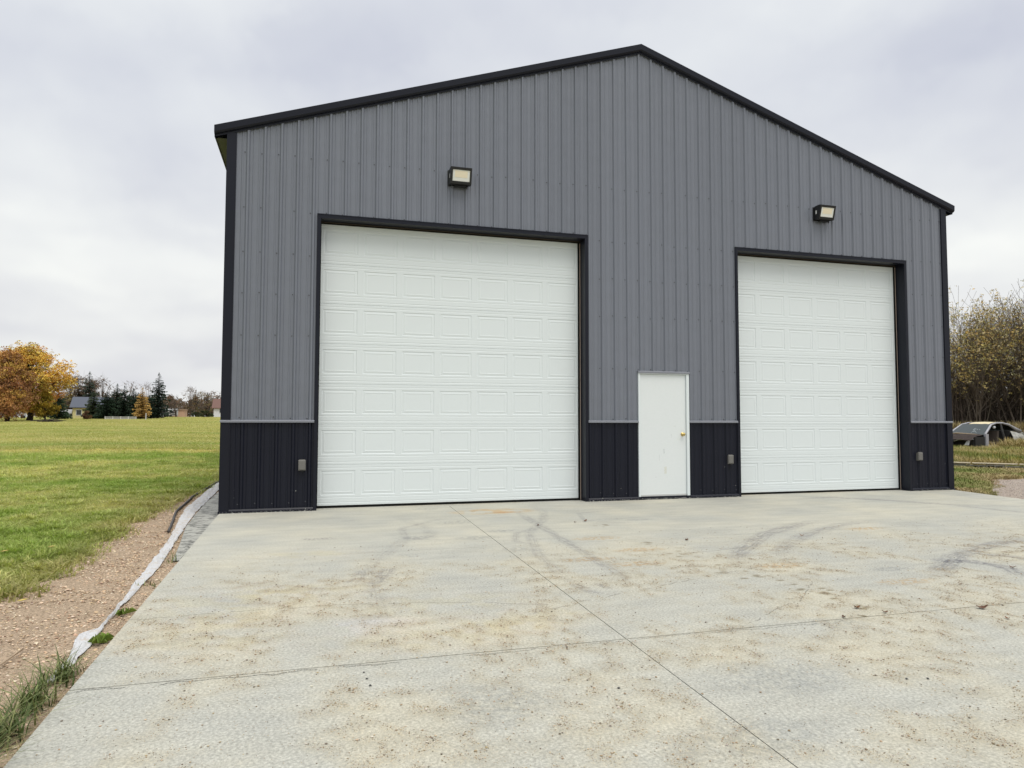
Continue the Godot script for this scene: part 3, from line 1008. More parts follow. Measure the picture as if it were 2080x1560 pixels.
		boxes("ledge_trim", Vector3(minf(wx, wx + s * 0.03), 1.262, -DEPTH), Vector3(maxf(wx, wx + s * 0.03), 1.30, -0.125), ledge, b)
	var rc := S()
	for s in [-1.0, 1.0]:
		quad(rc, Vector3(W / 2, top.y + 0.152, -DEPTH - 0.3), Vector3(W / 2 + s * 0.2, top.y + 0.152 - 0.2 * PITCH, -DEPTH - 0.3), Vector3(W / 2 + s * 0.2, top.y + 0.152 - 0.2 * PITCH, -0.045), Vector3(W / 2, top.y + 0.152, -0.045))
	obj("ridge_cap", rc, trim, b)
	var rw := S()
	push_x(rw, PackedVector2Array([Vector2(-DEPTH, 5.3), Vector2(-DEPTH + 0.1, 5.3), Vector2(-DEPTH + 0.1, -0.1), Vector2(-DEPTH, -0.1)]), 0.02, W - 0.02)
	for z in [-DEPTH, -DEPTH + 0.1]:
		tri(rw, Vector3(0, 5.3, z), Vector3(W / 2, 7.5, z), Vector3(W, 5.3, z))
	obj("rear_wall", rw, grey, b)
	# timber framing behind the front siding gives the wall its thickness
	for q in [[0.03, 1.24], [5.51, 6.38], [7.34, 8.2], [11.975, W - 0.03]]:
		boxes("framing", Vector3(q[0], 0.005, -0.19), Vector3(q[1], 4.3, -0.012), wood, b)
	boxes("framing", Vector3(0.03, 4.33, -0.19), Vector3(W - 0.03, 5.3, -0.012), wood, b)

func overhead(b: Node3D, o0: float, o1: float, d0: float, d1: float, p0: float, step: float, pw: float, n: int, white: Material, trim: Material, seal: Material, wood: Material) -> void:
	var fl := 0.048
	# jambs and header: a flange on the siding and a return into the opening
	for s in [0, 1]:
		var st := S()
		var xa := o0 if s == 0 else o1 - fl
		box(st, Vector3(xa, -0.012, 0.0), Vector3(xa + fl, 4.267, 0.031))
		var xr := o0 + fl - 0.012 if s == 0 else o1 - fl
		box(st, Vector3(xr, 0.0, -0.188), Vector3(xr + 0.012, 4.266, -0.001))
		var xe := o0 - 0.006 if s == 0 else o1 - 0.006
		box(st, Vector3(xe, -0.012, 0.0), Vector3(xe + 0.012, 4.315, 0.0265))
		obj("jamb_trim", st, trim, b)
	var hd := S()
	box(hd, Vector3(o0 - 0.003, 4.2672, 0.0), Vector3(o1 + 0.003, 4.315, 0.0312))
	box(hd, Vector3(o0 - 0.006, 4.3155, 0.0), Vector3(o1 + 0.006, 4.328, 0.036))
	box(hd, Vector3(o0 + fl, 4.2675, -0.188), Vector3(o1 - fl, 4.279, -0.001))
	obj("header_trim", hd, trim, b)
	boxes("header_stop", Vector3(o0 + fl, 4.255, -0.185), Vector3(o1 - fl, 4.2665, -0.178), mat(0.07, 0.055, 0.04, 0.8), b)
	boxes("jamb_stop", Vector3(o1 - fl - 0.008, 0.003, -0.192), Vector3(o1 - fl - 0.0005, 4.25, -0.184), mat(0.5, 0.4, 0.33, 0.8), b)
	# door: a backing with the rubber seals, seven sections, each with its raised panels
	var bk := S()
	box(bk, Vector3(d0 - 0.02, 0.0, -0.29), Vector3(d1 + 0.09, 4.33, -0.256))
	box(bk, Vector3(d1 + 0.002, 0.004, -0.255), Vector3(o1 - fl - 0.013, 4.236, -0.186))
	box(bk, Vector3(o0 + fl + 0.0005, 0.004, -0.199), Vector3(o0 + fl + 0.010, 4.236, -0.186))
	box(bk, Vector3(o0 + fl + 0.001, 4.237, -0.255), Vector3(o1 - fl - 0.001, 4.2545, -0.183))
	box(bk, Vector3(d0, 0.002, -0.25), Vector3(d1, 0.034, -0.206))
	var door := obj("overhead_door", bk, seal, b)
	var hs := 0.6007
	var zf := -0.2
	# rails: [height in the section, depth]
	var lowr := [[0.0, -0.004], [0.004, 0.0], [0.036, 0.0], [0.040, -0.0025], [0.046, -0.0025], [0.050, 0.0], [0.112, 0.0], [0.116, -0.002], [0.121, -0.002], [0.125, 0.0], [0.155, 0.0]]
	var topr := [[0.513, 0.0], [0.548, 0.0], [0.552, -0.002], [0.557, -0.002], [0.561, 0.0], [0.5962, 0.0], [0.5995, -0.004]]
	for k in 7:
		var y0 := 0.036 + hs * k
		var st := S()
		for r in [lowr, topr]:
			for i in r.size() - 1:
				quad(st, Vector3(d0, y0 + r[i + 1][0], zf + r[i + 1][1]), Vector3(d1, y0 + r[i + 1][0], zf + r[i + 1][1]), Vector3(d1, y0 + r[i][0], zf + r[i][1]), Vector3(d0, y0 + r[i][0], zf + r[i][1]))
		var x := d0
		for i in n + 1:
			var xe := p0 + step * i if i < n else d1
			if i == n or xe > x:
				quad(st, Vector3(x, y0 + 0.513, zf), Vector3(minf(xe, d1), y0 + 0.513, zf), Vector3(minf(xe, d1), y0 + 0.155, zf), Vector3(x, y0 + 0.155, zf))
			x = p0 + step * i + pw
		for e in [d0, d1]:
			quad(st, Vector3(e, y0 + 0.5995, zf - 0.05), Vector3(e, y0 + 0.5995, zf - 0.001), Vector3(e, y0, zf - 0.001), Vector3(e, y0, zf - 0.05))
		obj("door_section", st, white, door)
	for k in 7:
		var y0 := 0.036 + hs * k
		for i in n:
			var a := Vector2(p0 + step * i, y0 + 0.155)
			var c := Vector2(minf(p0 + step * i + pw, d1 - 0.004), y0 + 0.513)
			var st := S()
			var rings := [[0.0, 0.0], [0.005, -0.0055], [0.011, -0.0055], [0.046, -0.001], [0.050, -0.0035], [0.058, -0.0035]]
			for q in rings.size() - 1:
				var u: float = rings[q][0]
				var v: float = rings[q + 1][0]
				var zu: float = zf + rings[q][1]
				var zv: float = zf + rings[q + 1][1]
				var A := [Vector3(a.x + u, c.y - u, zu), Vector3(c.x - u, c.y - u, zu), Vector3(c.x - u, a.y + u, zu), Vector3(a.x + u, a.y + u, zu)]
				var B := [Vector3(a.x + v, c.y - v, zv), Vector3(c.x - v, c.y - v, zv), Vector3(c.x - v, a.y + v, zv), Vector3(a.x + v, a.y + v, zv)]
				for e in 4:
					quad(st, A[e], A[(e + 1) % 4], B[(e + 1) % 4], B[e])
			quad(st, Vector3(a.x + 0.058, c.y - 0.058, zf - 0.0035), Vector3(c.x - 0.058, c.y - 0.058, zf - 0.0035), Vector3(c.x - 0.058, a.y + 0.058, zf - 0.0035), Vector3(a.x + 0.058, a.y + 0.058, zf - 0.0035))
			obj("raised_panel", st, white, door)

func man_door(b: Node3D, white: Material, ledge: Material, trim: Material) -> void:
	# the slab's paint carries a few scuffs and a yellow smudge
	var im := Image.create(180, 400, false, Image.FORMAT_RGB8)
	im.fill(lin(0.715, 0.755, 0.76))
	var n := noise(0.05, 3, 95)
	for y in 400:
		for x in 180:
			var c := Vector3(0.715, 0.755, 0.76) * (1.0 + 0.012 * n.get_noise_2d(x, y * 2.0))
			for q in [[97, 318, 5, 12, 0.8, 0.72, 0.5], [92, 256, 3, 9, 0.6, 0.62, 0.62], [74, 275, 2, 11, 0.75, 0.75, 0.75], [122, 204, 2, 6, 0.7, 0.7, 0.7], [135, 172, 6, 2, 0.85, 0.85, 0.8], [150, 215, 8, 5, 0.96, 0.95, 0.9], [60, 340, 3, 3, 0.85, 0.85, 0.85]]:
				var f := 1.0 - pow((x - q[0]) / q[2], 2.0) - pow((y - q[1]) / q[3], 2.0)
				if f > 0.0:
					f = minf(1.0, f * 1.6) * clampf(n.get_noise_2d(x * 5.0, y * 5.0) + 0.5, 0.0, 1.0) * 0.8
					c *= Vector3(lerpf(1, q[4], f), lerpf(1, q[5], f), lerpf(1, q[6], f))
			im.set_pixel(x, y, lin(c.x, c.y, c.z))
	var paint := mat(1, 1, 1, 0.45, 0.5)
	paint.albedo_texture = ImageTexture.create_from_image(im)
	var st := S()
	var x0 := 6.425
	var x1 := 7.272
	var y0 := 0.068
	var y1 := 2.066
	var z := 0.006
	var face := [Vector3(x0, y1, z), Vector3(x1, y1, z), Vector3(x1, y0, z), Vector3(x0, y0, z)]
	var uv := [Vector2(0, 0), Vector2(1, 0), Vector2(1, 1), Vector2(0, 1)]
	for k in [0, 1, 2, 0, 2, 3]:
		st.set_uv(uv[k])
		st.add_vertex(face[k])
	for k in 4:
		var a: Vector3 = face[k]
		var c: Vector3 = face[(k + 1) % 4]
		var back := Vector3(0, 0, -0.045)
		st.set_uv(Vector2(0.02, 0.02))
		quad(st, c, a, a + back, c + back)
	var d := obj("entry_door", st, paint, b)
	var fr := S()
	box(fr, Vector3(6.391, 0.05, -0.05), Vector3(6.4205, 2.09, 0.03))
	box(fr, Vector3(7.2765, 0.05, -0.05), Vector3(7.328, 2.09, 0.03))
	box(fr, Vector3(7.2765, 0.05, 0.0302), Vector3(7.292, 2.085, 0.034))
	box(fr, Vector3(6.4207, 2.070, -0.05), Vector3(7.2763, 2.09, 0.03))
	obj("door_frame", fr, white, b)
	boxes("door_gap_seal", Vector3(6.421, 0.055, -0.06), Vector3(7.276, 2.07, -0.04), mat(0.02, 0.02, 0.02, 0.8), b)
	var dt := S()
	push_x(dt, PackedVector2Array([Vector2(0.0, 2.125), Vector2(0.024, 2.122), Vector2(0.046, 2.108), Vector2(0.046, 2.086), Vector2(0.04, 2.084), Vector2(0.0, 2.0905)]), 6.383, 7.338)
	obj("drip_trim", dt, ledge, b)
	boxes("door_threshold", Vector3(6.391, 0.0, -0.02), Vector3(7.328, 0.0495, 0.034), trim, b)
	boxes("door_sweep", Vector3(x0 + 0.004, 0.0515, 0.0), Vector3(x1 - 0.004, 0.079, 0.013), mat(0.55, 0.56, 0.55, 0.5), d)
	var brass := mat(0.58, 0.44, 0.17, 0.25, 0.6)
	brass.metallic = 1.0
	var kb := S(true)
	lathe(kb, Vector3(7.208, 1.069, z), Vector3(0, 0, 1), [[0.0, 0.034], [0.006, 0.033], [0.010, 0.024], [0.012, 0.013], [0.028, 0.012], [0.034, 0.022], [0.045, 0.0275], [0.056, 0.026], [0.064, 0.018], [0.066, 0.004]], 16)
	obj("door_knob", kb, brass, d)
	for y in [0.3, 1.07, 1.85]:
		var hg := S()
		lathe(hg, Vector3(6.4225, y - 0.05, 0.016), Vector3(0, 1, 0), [[0.0, 0.005], [0.1, 0.005]], 6)
		obj("hinge", hg, white, d)


# ---------------------------------------------------------------- lamps and outlets on the front wall
func build_lamps_and_outlets() -> void:
	var shell := mat(0.010, 0.011, 0.012, 0.45, 0.5)
	var lens := mat(0.82, 0.84, 0.80, 0.25, 0.5)
	var led := mat(0.86, 0.78, 0.60, 0.5, 0.4)
	for q in [[3.362, "black wall floodlight with cream lens above the wider left overhead door"], [10.08, "black wall floodlight with cream lens above the right overhead door"]]:
		var t := thing("flood_light", q[1], "light", Vector3(q[0], 4.925, 0.0255), 0.0, "floodlights on the gable wall")
		t.scale = Vector3(0.93, 0.9, 0.93)
		var st := S()
		var hw := 0.176
		# the housing leans forward at the top, so its face looks a little down
		var side := PackedVector2Array([Vector2(0.0, 0.03), Vector2(0.0, 0.262), Vector2(0.03, 0.285), Vector2(0.150, 0.285), Vector2(0.190, 0.276), Vector2(0.118, 0.004), Vector2(0.06, 0.0)])
		push_x(st, side, -hw, hw)
		obj("housing", st, shell, t)
		# face frame and lens, set on the slanting front
		var n := Vector3(0, -0.0675, 0.272).normalized()
		n = Vector3(0, -0.256, 0.967)
		var up := Vector3(0, 0.967, 0.256)
		var c := Vector3(0, 0.14, 0.154)
		var P := func(x: float, v: float, o: float) -> Vector3: return c + Vector3(x, 0, 0) + up * v + n * o
		var fr := S()
		var o4 := [[-hw, 0.137], [hw, 0.137], [hw, -0.137], [-hw, -0.137]]
		var i4 := [[-hw + 0.032, 0.095], [hw - 0.032, 0.095], [hw - 0.032, -0.092], [-hw + 0.032, -0.092]]
		for k in 4:
			var j := (k + 1) % 4
			quad(fr, P.call(o4[k][0], o4[k][1], 0.012), P.call(o4[j][0], o4[j][1], 0.012), P.call(i4[j][0], i4[j][1], 0.012), P.call(i4[k][0], i4[k][1], 0.012))
			quad(fr, P.call(o4[k][0], o4[k][1], 0.0), P.call(o4[j][0], o4[j][1], 0.0), P.call(o4[j][0], o4[j][1], 0.012), P.call(o4[k][0], o4[k][1], 0.012))
			quad(fr, P.call(i4[k][0], i4[k][1], 0.012), P.call(i4[j][0], i4[j][1], 0.012), P.call(i4[j][0], i4[j][1], 0.003), P.call(i4[k][0], i4[k][1], 0.003))
		obj("face_frame", fr, shell, t)
		var ls := S()
		quad(ls, P.call(i4[0][0], i4[0][1], 0.0035), P.call(i4[1][0], i4[1][1], 0.0035), P.call(i4[2][0], i4[2][1], 0.0035), P.call(i4[3][0], i4[3][1], 0.0035))
		obj("lens", ls, lens, t)
		var ld := S()
		for a in [[P.call(-0.105, 0.078, 0.006), P.call(0.105, 0.078, 0.006), P.call(0.105, -0.03, 0.006), P.call(-0.105, -0.03, 0.006)]]:
			quad(ld, a[0], a[1], a[2], a[3])
			for k in 4:
				quad(ld, a[k], a[(k + 1) % 4], a[(k + 1) % 4] - n * 0.002, a[k] - n * 0.002)
		obj("led_board", ld, led, t)
		# mounting flange, photocell knob and lower stub
		boxes("mounting_plate", Vector3(-hw - 0.02, 0.005, -0.019), Vector3(hw - 0.03, 0.275, -0.0005), shell, t)
		boxes("junction_stub", Vector3(-0.09, -0.022, 0.012), Vector3(0.10, -0.001, 0.07), shell, t)
		var ph := S(true)
		lathe(ph, Vector3(0.11, 0.0, 0.06), Vector3(0, -1, 0), [[0.0, 0.016], [0.03, 0.016], [0.04, 0.01]], 8)
		obj("photocell", ph, shell, t)
		boxes("sticker", Vector3(-hw - 0.0015, 0.12, 0.05), Vector3(-hw - 0.0002, 0.19, 0.08), mat(0.75, 0.76, 0.75, 0.5), t)
	var taupe := mat(0.155, 0.15, 0.14, 0.55, 0.4)
	for q in [[1.09, 0.575, "grey outlet box on the black wainscot left of the left overhead door"], [8.10, 0.56, "grey outlet box on the black wainscot between entry door and right overhead door"], [12.145, 0.56, "grey outlet box on the black wainscot at the right building corner"]]:
		var t := thing("outlet_box", q[2], "outlet", Vector3(q[0], q[1], 0.003), 0.0, "weatherproof outlet boxes on the wainscot")
		var st := S()
		soft_box(st, Vector3(-0.048, 0.0, 0.0), Vector3(0.048, 0.146, 0.032), 0.006)
		obj("box_body", st, taupe, t)
		var cv := S()
		soft_box(cv, Vector3(-0.052, 0.006, 0.0325), Vector3(0.050, 0.150, 0.068), 0.012)
		obj("flip_cover", cv, taupe, t)
		boxes("cover_hinge", Vector3(-0.04, 0.1505, 0.024), Vector3(0.04, 0.160, 0.044), taupe, t)
		boxes("cord_notch", Vector3(-0.02, -0.006, 0.034), Vector3(0.02, 0.0055, 0.06), mat(0.02, 0.02, 0.02, 0.7), t)


# ---------------------------------------------------------------- left of the slab: fabric, plastic, edging, weeds
func on_line(line: Array, z: float) -> float:
	var v: float = line[0][1]
	for i in line.size() - 1:
		if z >= line[i][0]:
			v = lerpf(line[i][1], line[i + 1][1], clampf((z - line[i][0]) / (line[i + 1][0] - line[i][0]), 0.0, 1.0))
	return v

func build_left_strip() -> void:
	var n := noise(1.0, 3, 101)
	# white geotextile, folded and twisted, running along the slab
	var L := [[-14.0, -0.72], [-5.3, -0.68], [-0.9, -0.59], [1.4, -0.365], [2.5, -0.295], [3.4, -0.25], [4.3, -0.205], [4.75, -0.185], [5.0, -0.185], [5.1, -0.27], [5.3, -0.235], [5.6, -0.195], [5.95, -0.185]]
	var R := [[-14.0, -0.45], [-4.0, -0.46], [-0.66, -0.385], [1.55, -0.265], [2.93, -0.17], [3.83, -0.165], [4.43, -0.168], [4.75, -0.168], [5.0, -0.15], [5.2, -0.14], [5.6, -0.135], [5.95, -0.15]]
	var rows := []
	var z := -14.0
	while z <= 5.95:
		var l := on_line(L, z) + 0.02 * n.get_noise_2d(z * 2.0, 3.0) + 0.012 * n.get_noise_2d(z * 7.0, 13.0)
		var r := on_line(R, z) + 0.016 * n.get_noise_2d(z * 2.4, 9.0) + 0.010 * n.get_noise_2d(z * 8.0, 19.0)
		var row := []
		for k in 13:
			var t := k / 12.0
			var fold := 0.035 * absf(n.get_noise_2d(t * 2.6 + 0.35 * sin(z), z * 0.7)) + 0.02 * n.get_noise_2d(t * 6.0, z * 2.5 + 40.0)
			var lift := 0.012 * sin(PI * t) + fold * 0.65 + 0.008
			if k == 0 or k == 12:
				lift = 0.008 + 0.02 * maxf(n.get_noise_2d(t * 9.0, z * 3.0), 0.0)
			row.append(Vector3(lerpf(l, r, t), ground_y(-0.3, z) + 0.012 + lift, z))
		rows.append(row)
		z += 0.05 if z > -4.0 else 0.25
	var st := S(true)
	sheet(st, rows)
	var fab := mat(1, 1, 1, 0.85, 0.2)
	var cloth := noise(0.016, 5, 103).get_seamless_image(256, 256)
	cloth.convert(Image.FORMAT_RGB8)
	for y in 256:
		for x in 256:
			var v := cloth.get_pixel(x, y).r
			var c := Vector3(0.53, 0.53, 0.535).lerp(Vector3(0.46, 0.39, 0.31), 0.7 * smoothstep(0.45, 0.75, v))      # dried mud
			cloth.set_pixel(x, y, lin(c.x, c.y, c.z))
	fab.albedo_texture = ImageTexture.create_from_image(cloth)
	bumps(fab, tile(256, 0.06, 4, 104), 1.0, 1.6)
	tag(obj("geotextile_fabric", st, fab), "long white strip of crumpled geotextile fabric along the left slab edge", "fabric")

	# grey plastic film lying between the fabric and the building
	rows = []
	z = -9.0
	while z <= 2.85:
		var l := on_line([[-9.0, -0.44], [-3.4, -0.42], [-1.5, -0.40], [0.8, -0.30], [2.0, -0.17], [2.85, -0.09]], z)
		var r := -0.03 if z > -0.25 else -0.05
		var row := []
		for k in 9:
			var t := k / 8.0
			row.append(Vector3(lerpf(l, r, t), ground_y(-0.2, z) + 0.016 + 0.016 * absf(n.get_noise_2d(t * 5.0 + z, z * 3.5)) + 0.008 * n.get_noise_2d(t * 9.0, z * 9.0), z))
		rows.append(row)
		z += 0.06
	st = S(true)
	sheet(st, rows)
	var im := Image.create(256, 256, false, Image.FORMAT_RGB8)
	var s1 := noise(0.025, 3, 105)
	for y in 256:
		for x in 256:
			var v := s1.get_noise_2d(x * 0.5, y * 2.4)
			var k := 1.0 - 0.75 * smoothstep(0.02, 0.1, v) * smoothstep(0.4, 0.28, v)
			im.set_pixel(x, y, lin(0.36 * k, 0.355 * k, 0.315 * k))
	var film := mat(1, 1, 1, 0.55, 0.3)
	film.albedo_texture = ImageTexture.create_from_image(im)
	film.uv1_triplanar = true
	film.uv1_world_triplanar = true
	film.uv1_scale = Vector3.ONE * 0.9
	tag(obj("plastic_film", st, film), "wrinkled grey plastic film with dark streaks at the left building corner", "plastic sheet")

	# strip of black edging left of the fabric
	st = S(true)
	var pts := []
	var rads := []
	for i in 40:
		var zz := lerpf(-7.0, 1.15, i / 39.0)
		var x := on_line([[-7.0, -0.6], [-5.1, -0.68], [-2.7, -0.735], [-0.6, -0.65], [0.41, -0.52], [1.15, -0.435]], zz) + 0.01 * n.get_noise_2d(zz * 1.5, 70.0)
		pts.append(Vector3(x, ground_y(-0.6, zz) + 0.03 + 0.012 * n.get_noise_2d(zz, 80.0), zz))
		rads.append(0.018)
	tube(st, pts, rads, 5)
	tag(obj("landscape_edging", st, mat(0.05, 0.045, 0.042, 0.6)), "thin black landscape edging strip beside the white fabric", "edging")

	# grass tufts at the slab's corner, nearest first
	var gm := tinted(0.6, 0.35, Color(0.25, 0.3, 0.1))
	for q in [[-0.13, 7.05, 0.28, 150, "dark green grass tuft at the bottom left corner of the concrete slab"], [-0.15, 6.62, 0.26, 160, "second dark green grass tuft up from the slab's bottom left corner"], [-0.15, 6.25, 0.22, 120, "middle dark green grass tuft below the loose fabric end"], [-0.13, 5.88, 0.20, 110, "dark green grass tuft touching the loose end of the white fabric"]]:
		grass_tuft(q[0], q[1], q[2], q[3], q[4], gm)
	for q in [[-0.10, 2.8, 0.16, 22, "thin yellowing weed tuft at the slab edge by the grey plastic film"], [-0.13, 3.75, 0.07, 16, "tiny grass sprout at the slab edge below the yellowing weed"]]:
		grass_tuft(q[0], q[1], q[2], q[3], q[4], gm)
	# broad-leaved weeds
	var wm := tinted(0.6, 0.35, Color(0.25, 0.32, 0.1))
	for q in [[-0.10, 4.62, 0.085, 9, "small broad-leaved green weed at the slab edge beside the narrow fabric"], [-0.09, 5.28, 0.10, 13, "low broad-leaved green weed at the slab edge beside the torn fabric flap"]]:
		var s := S()
		for i in q[3]:
			var a := rng.randf() * TAU
			var d := Vector3(cos(a), 0, sin(a))
			var side := Vector3(-d.z, 0, d.x)
			var ln: float = q[2] * rng.randf_range(0.4, 1.0)
			var y := rng.randf_range(0.01, 0.05)
			s.set_color(vary(Color(0.15, 0.21, 0.04), 0.3))
			var m := d * ln * 0.55 + Vector3(0, y + 0.015, 0)
			quad(s, Vector3(0, 0.005, 0), m + side * ln * 0.2, d * ln + Vector3(0, y * 0.6, 0), m - side * ln * 0.2)
		var o := obj("broadleaf_weed", s, wm)
		o.position = Vector3(q[0], ground_y(-0.1, q[1]) + 0.01, q[1])
		tag(o, q[4], "weed", "weeds along the slab edge")
	# a dry stick on the gravel
	st = S(true)
	tube(st, [Vector3(-0.60, ground_y(-0.6, 6.0) + 0.02, 6.0), Vector3(-0.545, ground_y(-0.5, 5.62) + 0.03, 5.62), Vector3(-0.52, ground_y(-0.5, 5.3) + 0.025, 5.3)], [0.007, 0.008, 0.005], 5)
	tube(st, [Vector3(-0.535, ground_y(-0.5, 5.45) + 0.025, 5.45), Vector3(-0.50, ground_y(-0.5, 5.36) + 0.05, 5.36)], [0.005, 0.003], 4)
	tag(obj("stick", st, mat(0.40, 0.31, 0.22, 0.85, 0.2)), "pale dry stick lying on the gravel strip", "stick")

func grass_tuft(x: float, z: float, h: float, count: int, label: String, gm: Material) -> void:
	var t := thing("grass_tuft", label, "grass", Vector3(x, ground_y(-0.1, z), z), 0.0, "grass tufts along the slab edge")
	for part in 2:                                          # green blades, then the dry straw among them
		var st := S()
		for i in (count if part == 0 else count / 4):
			var a := rng.randf() * TAU
			var d := Vector3(cos(a), 0, sin(a))
			var side := Vector3(-d.z, 0, d.x) * rng.randf_range(0.003, 0.0065)
			var p := Vector3(rng.randfn() * 0.04, 0, rng.randfn() * 0.065)
			p.x = clampf(p.x, -0.14, 0.09)
			var hh := h * rng.randf_range(0.45, 1.1)
			var lean := rng.randf_range(0.3, 1.35) * hh
			if part == 1:
				hh *= 0.45
				lean *= 1.3
			var col := vary(Color(0.075, 0.105, 0.028) if rng.randf() < 0.55 else Color(0.2, 0.22, 0.085), 0.3) if part == 0 else vary(Color(0.34, 0.26, 0.14), 0.25)
			st.set_color(col)
			var prev := p
			for s in 4:
				var f := (s + 1) / 4.0
				var nx := p + d * lean * f * f + Vector3(0, hh * (f - 0.34 * f * f * lean / hh), 0)
				var w0 := side * (1.0 - 0.85 * s / 4.0)
				var w1 := side * (1.0 - 0.85 * f)
				quad(st, prev - w0, nx - w1, nx + w1, prev + w0)
				prev = nx
		obj("blades" if part == 0 else "dry_blades", st, gm, t)


# ---------------------------------------------------------------- far left: trees, houses, field edge
func bearing(u: float, dist: float) -> Vector3:             # a point of the land, by its bearing from the drive (degrees east of north) and its distance
	var a := deg_to_rad(u)
	var x := 1.22 + sin(a) * dist
	var z := 10.49 - cos(a) * dist
	return Vector3(x, ground_y(x, z), z)

func build_far_left() -> void:
	var bark := mat(0.045, 0.036, 0.028, 0.9, 0.2)
	var pale := mat(0.11, 0.085, 0.065, 0.9, 0.2)
	var leaf := tinted(0.8, 0.2, Color(0.45, 0.3, 0.08))
	var nd := tinted(0.85, 0.2)
	var gold := [Color(0.70, 0.46, 0.10), Color(0.74, 0.52, 0.11), Color(0.72, 0.42, 0.14), Color(0.60, 0.46, 0.11), Color(0.52, 0.42, 0.11)]
	var rust := [Color(0.40, 0.21, 0.10), Color(0.48, 0.27, 0.10), Color(0.34, 0.19, 0.10), Color(0.54, 0.36, 0.10)]
	broadleaf("maple_tree", "big golden yellow maple with spreading dark limbs at the far left field edge", bearing(-18.78, 106.0), 9.6, 8.8, 0.16, gold, 125, 60, 0.33, 201, bark, leaf, "", 0.034, 1.15)
	broadleaf("oak_tree", "rusty brown oak standing in front of the golden maple at the left picture edge", bearing(-20.02, 98.0), 8.3, 5.0, 0.12, rust, 95, 74, 0.34, 202, bark, leaf)
	broadleaf("maple_tree", "low yellow young tree under the right side of the golden maple", bearing(-17.89, 103.0), 3.6, 2.6, 0.2, [Color(0.34, 0.25, 0.04), Color(0.28, 0.22, 0.04)], 34, 30, 0.34, 203, bark, leaf)
	conifer("spruce_tree", "dark small spruce at the foot of the golden maple, right of the yellow young tree", bearing(-17.13, 120.0), 4.4, 3.6, Color(0.035, 0.055, 0.03), 204, bark, nd)
	# behind: grey and pinkish trees that have mostly dropped their leaves
	var dun := [Color(0.20, 0.145, 0.10), Color(0.24, 0.17, 0.115), Color(0.18, 0.14, 0.11)]
	var ochre := [Color(0.30, 0.22, 0.09), Color(0.24, 0.2, 0.1), Color(0.2, 0.18, 0.08)]
	var list := [
		[-16.47, 150.0, 7.6, 6.0, dun, 9, "dun brown half bare tree right behind the golden maple"],
		[-15.86, 150.0, 8.3, 6.0, dun, 12, "pinkish brown half bare tree left of the tall dark-tipped conifer"],
		[-15.12, 148.0, 7.0, 5.5, dun, 10, "brownish half bare tree in front of the dark-tipped conifer"],
		[-14.52, 152.0, 7.4, 7.0, dun, 3, "grey nearly bare tree just left of the dark spruce group"],
		[-16.44, 146.0, 4.2, 4.4, ochre, 16, "ochre bush-like tree behind the left end of the yellow house"],
		[-12.87, 150.0, 7.0, 7.0, dun, 3, "grey nearly bare tree behind the dark spruce group"],
		[-11.67, 150.0, 6.8, 6.0, dun, 4, "grey nearly bare tree left behind the tallest spruce"],
		[-10.22, 158.0, 4.5, 5.0, dun, 7, "brown low tree right of the bare oak by the tan building"],
		[-8.87, 175.0, 6.6, 7.0, dun, 4, "grey bare tree left of the small far conifer"],
		[-8.06, 180.0, 6.0, 7.5, ochre, 9, "olive half bare tree between the two small far conifers"],
		[-7.31, 185.0, 6.2, 7.5, dun, 9, "brown half bare tree behind the white house"],
		[-6.49, 186.0, 6.4, 7.5, dun, 9, "brown half bare tree behind the workshop's left corner"],
	]
	for i in list.size():
		var q: Array = list[i]
		broadleaf("bare_tree", q[6], bearing(q[0], q[1]), q[2], q[3], 0.16, q[4], 46, q[5], 0.36, 220 + i, pale, leaf, "", 0.02)
	# one oak without leaves
	var t := thing("bare_tree", "leafless dark tree standing alone left of the tan low building", "tree", bearing(-9.76, 150.0))
	var st := S(true)
	var r_ := RandomNumberGenerator.new()
	r_.seed = 77
	twig(st, Vector3(0, -0.2, 0), Vector3.UP, 2.6, 0.22, 3, r_, [], 0.78, 0.2, 5, 6)
	obj("trunk", st, mat(0.07, 0.055, 0.045, 0.9), t)
	# evergreens
	var dk := Color(0.026, 0.042, 0.026)
	var firs := [
		[-15.33, 146.0, 8.4, 4.6, Color(0.05, 0.065, 0.05), "tall dark-tipped conifer among bare brown trees behind the yellow house"],
		[-15.95, 146.0, 6.4, 4.8, Color(0.11, 0.085, 0.06), "brownish conifer left of the tall dark-tipped conifer"],
		[-15.03, 122.0, 4.3, 3.3, Color(0.045, 0.06, 0.03), "small olive spruce in front of the yellow house"],
		[-14.22, 120.0, 4.2, 4.0, dk, "leftmost dark spruce of the spruce group"],
		[-13.61, 121.0, 5.5, 3.6, dk, "tallest dark spruce inside the spruce group"],
		[-13.15, 120.0, 5.2, 3.4, Color(0.03, 0.046, 0.03), "dark spruce right of the tallest in the spruce group"],
		[-12.59, 122.0, 4.9, 3.6, dk, "dark spruce in the right half of the spruce group"],
		[-12.28, 121.0, 4.2, 3.4, dk, "rightmost dark spruce of the spruce group, beside the orange larch"],
		[-10.97, 125.0, 7.5, 4.2, Color(0.028, 0.042, 0.03), "tall single dark spruce standing right of the orange larch"],
		[-11.45, 128.0, 3.6, 2.6, dk, "small dark spruce hugging the left side of the tall single spruce"],
		[-8.47, 185.0, 6.6, 3.4, Color(0.06, 0.07, 0.06), "small far conifer in the treeline left of the white house"],
		[-7.69, 190.0, 6.0, 3.2, Color(0.06, 0.07, 0.06), "small far conifer in the treeline right behind the hedge"],
	]
	for i in firs.size():
		var q: Array = firs[i]
		conifer("spruce_tree", q[5], bearing(q[0], q[1]), q[2], q[3], q[4], 240 + i, bark, nd)
